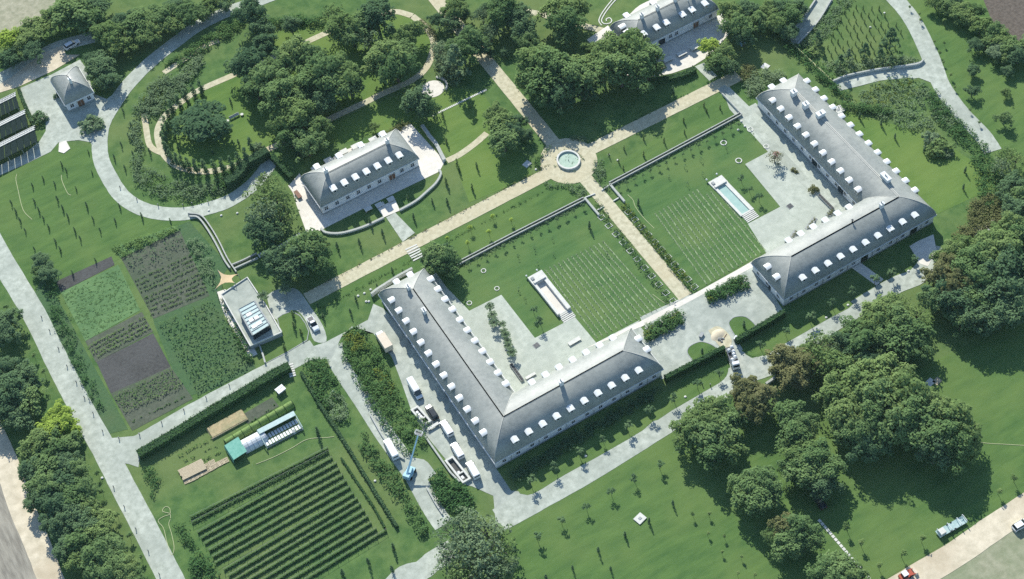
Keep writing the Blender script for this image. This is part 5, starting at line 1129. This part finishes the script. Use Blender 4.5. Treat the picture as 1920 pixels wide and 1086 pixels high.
def truck(label, px, py, head, L=7.0):
    rz = ang((px, py), head); t = thing('box_truck', label, 'truck', at(px, py), rz)
    part('cargo_box', MB().box((-.9, 0, 2.0), (5.0, 2.3, 2.1)), TRUCKB, t); part('chassis', MB().box((0, 0, .7), (6.6, 1.0, .3)), DARKM, t)
    body_loft([(1.7, 1.02, .95, .5, 2.45), (2.7, 1.02, .92, .5, 2.4), (3.3, 1.0, .9, .5, 1.5), (3.4, .95, .85, .55, 1.3)], CARW, 'cab', t)
    part('windscreen', MB().add([(2.74, -.82, 2.3), (2.74, .82, 2.3), (3.3, .84, 1.56), (3.3, -.84, 1.56)], [(0, 3, 2, 1)]), GLASS, t)
    for y in (-1, 1): part('side_window', MB().box((2.3, y*.985, 1.95), (.7, .06, .5)), GLASS, t); part('side_skirt', MB().box((-.9, y*1.1, .62), (2.2, .06, .4)), DARKM, t); part('headlight', MB().box((3.36, y*.7, .85), (.12, .3, .2)), GLAZE, t)
    wheel_set(t, 7, 2.1, .42, (-2.1, 2.4)); return t
truck('beige box truck with white cab parked by the yard shrubs', 721, 645, (702, 615))
van('van', 'white van facing the black car in the yard', 779, 733, (800, 768), CARW, 6.2, 2.5)
car('parked_car', 'black car parked beside the planter in the yard', 810, 775, (790, 745), CARK, False, 5.0)
van('van', 'white van right behind the black car in the yard', 838, 806, (820, 778), CARW, 5.0, 1.9)
van('van', 'white van in the middle of the parked yard row', 858, 848, (842, 822), CARW, 5.0, 1.95)
van('van', 'white van at the lower end of the parked yard row', 887, 884, (872, 858), CARW, 5.3, 2.1)
van('van', 'white van on the side road above the blue lift', 734, 845, (716, 812), CARW, 6.4, 2.4)
car('pickup_truck', 'white pickup on the annex turning road', 588, 610, (600, 630), CARW, True, 4.9)
car('parked_car', 'white car with dark windows on the top left lane', 136, 86, (160, 72), CARW, False, 5.2)
car('pickup_truck', 'dark pickup parked in the shade of the meadow wood', 1535, 940, (1520, 915), CARK, True, 5.2)
car('parked_car', 'white car at the right edge beside the sandy track', 1914, 986, (1950, 965), CARW)
# boom lift
b0 = P(768, 890); t = thing('boom_lift', 'pale blue boom lift with raised arm on the side road', 'boom lift', (*b0, 0)); rz = ang((768, 890), (788, 850))
part('chassis', MB().box((0, 0, .75), (3.6, 2.0, .7), rz), LIFTB, t); part('turret', MB().box((0, 0, 1.5), (2.6, 1.5, .8), rz+.15, .85), LIFTB, t)
d = Vector((math.cos(rz), math.sin(rz), 0)); k0 = d*-1.0+Vector((0, 0, 1.9)); k1 = d*3.0+Vector((0, 0, 4.6)); k2 = d*7.4+Vector((0, 0, 7.6))
part('lower_boom', MB().bar(k0, k1, .42), LIFTB, t); part('upper_boom', MB().bar(k1, k2, .32), LIFTB, t); part('counterweight', MB().box((-1.3*d.x, -1.3*d.y, 1.6), (1.0, 1.7, .9), rz), LIFTB, t)
part('basket_floor', MB().box((k2.x+.6*d.x, k2.y+.6*d.y, 7.2), (1.0, 1.9, .1), rz), DARKM, t); mb = MB()
for i, j in ((-.5, -.95), (.5, -.95), (.5, .95), (-.5, .95)):
    q = d*(.6+i)+Vector((-d.y, d.x, 0))*j+k2; mb.bar((q.x, q.y, 7.2), (q.x, q.y, 8.3), .07)
for z in (7.75, 8.3):
    c4 = [d*(.6+i)+Vector((-d.y, d.x, 0))*j+k2 for i, j in ((-.5, -.95), (.5, -.95), (.5, .95), (-.5, .95))]
    for i in range(4): mb.bar((c4[i].x, c4[i].y, z), (c4[(i+1) % 4].x, c4[(i+1) % 4].y, z), .07)
part('basket_rail', mb, LIDM, t); wt = MB().tube((0, -.16, 0), (0, .16, 0), .5, .5, 12).mesh('wheel', TYRE)
for i in (-1.2, 1.2):
    for j in (-1, 1): q = d*i+Vector((-d.y, d.x, 0))*j; put('wheel', wt, t, (q.x, q.y, .5), rz)
# flatbed with white bags at the hedge gap
rz = ang((1375, 672), (1385, 700)); t = thing('flatbed_truck', 'dark flatbed truck standing in the hedge gap, loaded with bags', 'truck', at(1374, 675), rz)
part('load_bed', MB().box((-.8, 0, 1.05), (5.2, 2.1, .18)), DARKM, t); part('chassis', MB().box((0, 0, .7), (6.8, .9, .3)), DARKM, t)
body_loft([(1.9, 1.0, .92, .5, 2.3), (2.8, 1.0, .9, .5, 2.25), (3.3, .98, .88, .5, 1.4), (3.4, .9, .8, .55, 1.2)], CARW, 'cab', t); part('windscreen', MB().add([(2.84, -.8, 2.15), (2.84, .8, 2.15), (3.3, .82, 1.46), (3.3, -.82, 1.46)], [(0, 3, 2, 1)]), GLASS, t)
for y in (-1.02, 1.02): part('bed_side', MB().box((-.8, y, 1.3), (5.2, .06, .34)), CARG, t)
wheel_set(t, 7, 2.1, .42, (-2.2, -1.2, 2.4)); o = t.location; R0 = Matrix.Rotation(rz, 3, 'Z')
for i, (x, y) in enumerate(((-2.9, .5), (-2.1, -.45), (-1.5, .55), (-.6, .4), (.3, .5), (.9, -.4))):
    q = R0 @ Vector((x, y, 0)); b = thing('bulk_bag', 'white bulk bag on the flatbed truck, %s of its six' % ('rearmost', 'second from rear', 'third from rear', 'third from cab', 'second from cab', 'nearest the cab')[i], 'bag', (o.x+q.x, o.y+q.y, 1.145), rz+.1*i, 'bags on the flatbed truck')
    body_loft([(-.42, .36, .3, 0, .7), (-.2, .45, .36, 0, .86), (.2, .45, .36, 0, .84), (.42, .36, .3, 0, .68)], LIDM, 'sack', b); part('loop', MB().bar((-.2, -.3, .86), (.2, .3, .92), .08), LIDM, b)
# sand and bricks on the forecourt
t = thing('sand_pile', 'pile of yellow sand on boards on the forecourt', 'sand pile', at(1346, 628), .3); mb = MB(); n = 14
mb.v = [(0, 0, .75)]+[(1.2*math.cos(6.283*k/n)*random.uniform(.85, 1.15), .9*math.sin(6.283*k/n), .42) for k in range(n)]+[(2.4*math.cos(6.283*k/n)*random.uniform(.9, 1.1), 1.8*math.sin(6.283*k/n)*random.uniform(.9, 1.1), .0) for k in range(n)]
mb.f = [(0, 1+k, 1+(k+1) % n) for k in range(n)]+[(1+k, n+1+k, n+1+(k+1) % n, 1+(k+1) % n) for k in range(n)]; part('heap', mb, SAND, t, smooth=True); part('board', MB().box((0, -1.9, .1), (3.2, .16, .2), .15), WOOD, t)
area('sand_spill', spline(gp('1328,620 1345,612 1362,622 1372,640 1365,655 1350,650 1338,636'), 3), BUFF, .09)
t = thing('rubble_heap', 'grey rubble heap on the sand below the yellow pile', 'rubble', at(1353, 637)); rr = random.Random(3)
for k in range(9): part('lump', MB().box((rr.uniform(-.8, .8), rr.uniform(-.6, .6), .2), (.5, .4, .4), rr.uniform(0, 3), .7), CONC, t)
block('work_bench', 'low grey work bench on the forecourt left of the sand', 'table', 1315, 630, (1.6, .9, .7), CONC, .5)
block('utility_box', 'small white box at the right hedge beside the flatbed truck', 'box', 1380, 637, (1.3, 1.0, 1.0), LIDM, .4)
# white slabs, drain and benches in the courts
block('stone_bench', 'white slab bench on the paving of the empty tank court', 'bench', 1077, 641, (3.6, 1.2, .45), STONEW, .02)
block('stone_bench', 'white slab bench at the lower left of the empty tank court', 'bench', 995, 706, (3.0, .8, .45), STONEW, .02)
for lab, x, y in (('dark square grate on the paving of the empty tank court', 1006, 648), ('dark square grate on the paving of the pool court', 1481, 387)):
    t = thing('drain_grate', lab, 'grate', at(x, y), .1); part('frame', MB().box((0, 0, .08), (1.7, 1.5, .12)), CONC, t)
    for k in range(6): part('bar', MB().box((-.6+k*.24, 0, .16), (.18, 1.3, .05)), DARKM, t)
for lab, a, b in (('long dark planter trough by the inner wall, empty tank court', (958, 684), (980, 715)), ('long dark planter trough by the inner wall, pool court', (1535, 367), (1562, 394))):
    A, B = P(*a), P(*b); l = math.dist(A, B); rz = math.atan2(B[1]-A[1], B[0]-A[0]); t = thing('planter_trough', lab, 'planter', (*A, 0), rz); part('trough', MB().box((l/2, 0, .3), (l, .9, .6)), CONC, t)
    for k in range(7): part('soil_bed', MB().box((l*(k+.5)/7, 0, .62), (l/7-.14, .7, .06)), SOIL, t)
for i, (a, r) in enumerate((((1525, 355), 1.9), ((1487, 318), 1.0), ((1493, 322), .8))): tree('clipped_bush', ('large low olive bush beside the dark trough, pool court', 'upper small bush by the pool court wall', 'lower small bush by the pool court wall')[i], 'bush', a[0], a[1], r*4.2, 'bush', L_OLIVE)
tree('blossom_tree', 'small pink flowering tree at the pool court corner', 'tree', 1453, 295, 13, 'thin', L_OLIVE, None, .9)
PKM = leafmat('pink petals', (.40, .2, .18), (.55, .32, .28)); rng = np.random.default_rng(5)
t = thing('pink_shrub', 'tall pink shrub in front of the blossom tree, pool court', 'shrub', at(1452, 300)); put('blossom', leaf_mesh('blossom', *clumps([(random.gauss(0, .45), random.gauss(0, .45), 1.0+.4*k) for k in range(8)], [.5]*8, 60, .16, 1), PKM), t); put('stem', ST, t)
for i, (x, y, L_) in enumerate(((1487, 443, 3.2), (1521, 420, 3.8), (1556, 400, 1.6))):
    rng = np.random.default_rng(90+i); q = clumps([(-L_/2+L_*k/6, random.gauss(0, .2), .4) for k in range(7)], [.55]*7, 40, .17, .8)
    t = thing('planting_strip', 'olive planting by the inner wall of the pool court, %s of three' % ('left', 'middle', 'right')[i], 'plant', at(x, y), .45); put('foliage', leaf_mesh('foliage', *q, L_OLIVE), t); put('kerb', MB().box((0, 0, .08), (L_+.8, 1.5, .16)).mesh('kerb', CONC), t)
# yard planters and basement light wells
for lab, a, b, c in (('upper sunken light well with white boxes beside the black car', (770, 771), (784, 763), (796, 800)), ('lower sunken light well between the parked vans and shrubs', (834, 866), (850, 857), (868, 909))):
    A, u, v, w, l = rect_uv(a, b, c); t = thing('light_well', lab, 'light well', (A[0], A[1], 0)); q = lambda i0, i1, j0, j1: [tuple(u*i0+v*j0), tuple(u*i1+v*j0), tuple(u*i1+v*j1), tuple(u*i0+v*j1)]
    part('rim', MB().prism(q(0, w, 0, .5), 0, .8).prism(q(0, w, l-.5, l), 0, .8).prism(q(0, .5, .5, l-.5), 0, .8).prism(q(w-.5, w, .5, l-.5), 0, .8), STONEW, t); part('floor', MB().prism(q(.5, w-.5, .5, l-.5), .02, .08), SOIL, t)
    part('cross_beam', MB().prism(q(.5, w-.5, l*.62, l*.62+.4), .3, .7), STONEW, t)
    for k in (.2, .32, .45) if 'upper' in lab else (.55, .75): part('unit', MB().prism(q(.7, 1.3, l*k, l*k+.9), .08, .6), LIDM, t)
block('stone_bench', 'white slab bench below the upper light well', 'bench', 813, 801, (3.2, .8, .7), STONEW, .05)
# stone blocks, sheets and boxes lying about
def slab(label, px, py, sx, sy, h, mt, rz=0.0, cat='slab', name='slab', lid=True):
    t = thing(name, label, cat, at(px, py), rz); part('base', MB().box((0, 0, h/2), (sx, sy, h)), mt, t)
    if lid: part('hatch', MB().box((0, 0, h+.04), (sx*.3, sy*.3, .08)), CONC, t)
slab('white square manhole slab in the middle of the meadow', 1200, 973, 2.5, 2.2, .3, STONEW, .25)
slab('left pale board lying on the grass by the big grove', 1743, 718, 2.6, 1.8, .12, STONEW, .2, 'board', 'board', False); slab('right tan board lying on the grass by the big grove', 1757, 715, 2.0, 1.6, .12, TIMBER, .2, 'board', 'board', False)
slab('white board on the slope right of the shaded terrace', 1435, 125, 2.2, 2.0, .12, STONEW, .3, 'board', 'board', False)
slab('pale cover slab on the shaded lawn left of the crossing', 988, 308, 2.2, 1.8, .12, STONEW, .3, 'slab', 'slab', False)
t = thing('stone_patch', 'pale pentagon of stone slabs on the lawn below the gatehouse', 'slabs', at(120, 277)); C5 = rel_ = [(a-t.location.x, b-t.location.y) for a, b in gp('111,268 124,264 132,279 120,288 110,285')]; part('slab_bed', MB().prism(C5, 0, .16), WHITEP, t)
slab('dark sunken hatch with white frame beside the north dormers', 1571, 208, 3.4, 2.6, .5, STONEW, 0, 'hatch', 'ground_hatch'); 
slab('blue tarpaulin square in the shade by the upper terrace', 1390, 82, 1.8, 1.6, .3, LIFTB, .4, 'tarpaulin', 'tarpaulin', False)
t = thing('trailer', 'pale flat trailer with racks beside the sandy track', 'trailer', at(1783, 990), ang((1765, 1000), (1800, 980))); part('bed', MB().box((0, 0, .6), (8, 2.0, .14)), GLAZE, t)
for x in (-3.6, -.6, 2.2, 3.8): part('rack', MB().bar((x, -.95, .67), (x, -.95, 1.6), .12).bar((x, .95, .67), (x, .95, 1.6), .12).bar((x, -.95, 1.6), (x, .95, 1.6), .12), LIDM, t)
part('crate', MB().box((-2.8, 0, 1.05), (1.5, 1.5, .76)), STONEW, t); wheel_set(t, 4, 2.0, .4, (-.6, .5))
t = thing('loader', 'red and white loader at the bottom edge of the sandy track', 'loader', at(1698, 1082), ang((1690, 1086), (1710, 1075))); part('chassis', MB().box((0, 0, .9), (3.4, 1.6, .8)), REDM, t); part('cab', MB().box((-.5, 0, 1.9), (1.3, 1.4, 1.2), 0, .85), GLASS, t); part('cab_roof', MB().box((-.5, 0, 2.55), (1.35, 1.4, .1)), CARW, t); part('bucket', MB().box((2.5, 0, .5), (.9, 2.0, .7), 0, .8), TRUCKB, t); part('loader_arm', MB().bar((.6, -.7, 1.5), (2.3, -.7, .8), .18).bar((.6, .7, 1.5), (2.3, .7, .8), .18), REDM, t); wheel_set(t, 3.6, 1.8, .55, (-1.1, 1.1))
# road-edge bollards
BOL = MB().tube((0, 0, 0), (0, 0, .85), .11, .11, 8).mesh('post', DARKM); BOC = MB().tube((0, 0, .85), (0, 0, .98), .15, .13, 8).mesh('lamp_head', CONC)
def bollards(where, s, ox, oy, k):
    L = sorted(pts(s, ox, oy, k))
    for i, (x, y) in enumerate(L):
        t = thing('bollard_light', 'short dark bollard light %s, %s' % (where, rank(i, len(L))), 'bollard', at(x, y), 0, 'bollard lights '+where); put('post', BOL, t); put('lamp_head', BOC, t)
bollards('on the garden road edge', '578,255 670,297 785,275 910,207 1035,137 1160,67 1290,-2', 0, 724, 3); bollards('on the left road right edge', '525,155 475,65 430,-20 378,-110 330,-210 280,-310 235,-385', 0, 724, 3)
bollards('on the left road left edge', '640,570 700,680 765,805 835,930 897,1060', 0, 724, 3); bollards('on the loop drive outer edge', '125,850 280,960 478,1020 710,1020 795,1005 940,985', 200, 180, 4.94)
bollards('on the east walk lawn edge', '1070,1080 1115,1085', 960, 362, 3)
# white marker stones on the grass
def markers(where, s, ox, oy, k):
    L = sorted(pts(s, ox, oy, k)); st = ico(.38, .2, 7).mesh('stone', STONEW)
    for i, (x, y) in enumerate(L): t = tag(put('marker_stone', st, None, at(x, y), i, (1, 1, .6)), 'white stone lying %s, %s' % (where, rank(i, len(L))) if len(L) > 1 else 'white stone on the grass '+where, 'stone', 'white stones '+where)
markers('below the pool building', '790,440 450,632 328,702', 1440, 362, 3); markers('south of the hedges', '975,62 415,395', 960, 724, 3); markers('by the left road', '575,518 610,745', 0, 724, 3)
markers('on the bank above the van yard', '575,580 610,565 645,545 620,612 635,612', 480, 362, 3); markers('right of the vineyard', '670,535 435,30', 480, 724, 3); markers('right of the crossing', '545,872 595,903 135,955', 960, 0, 3)
markers('on the bright lawn', '655,75 575,155', 1440, 0, 3); markers('by the pool court wall', '1310,712 1272,732 1290,685', 960, 0, 3); markers('below the loop drive', '1245,128 1335,115 1175,100', 0, 362, 3)
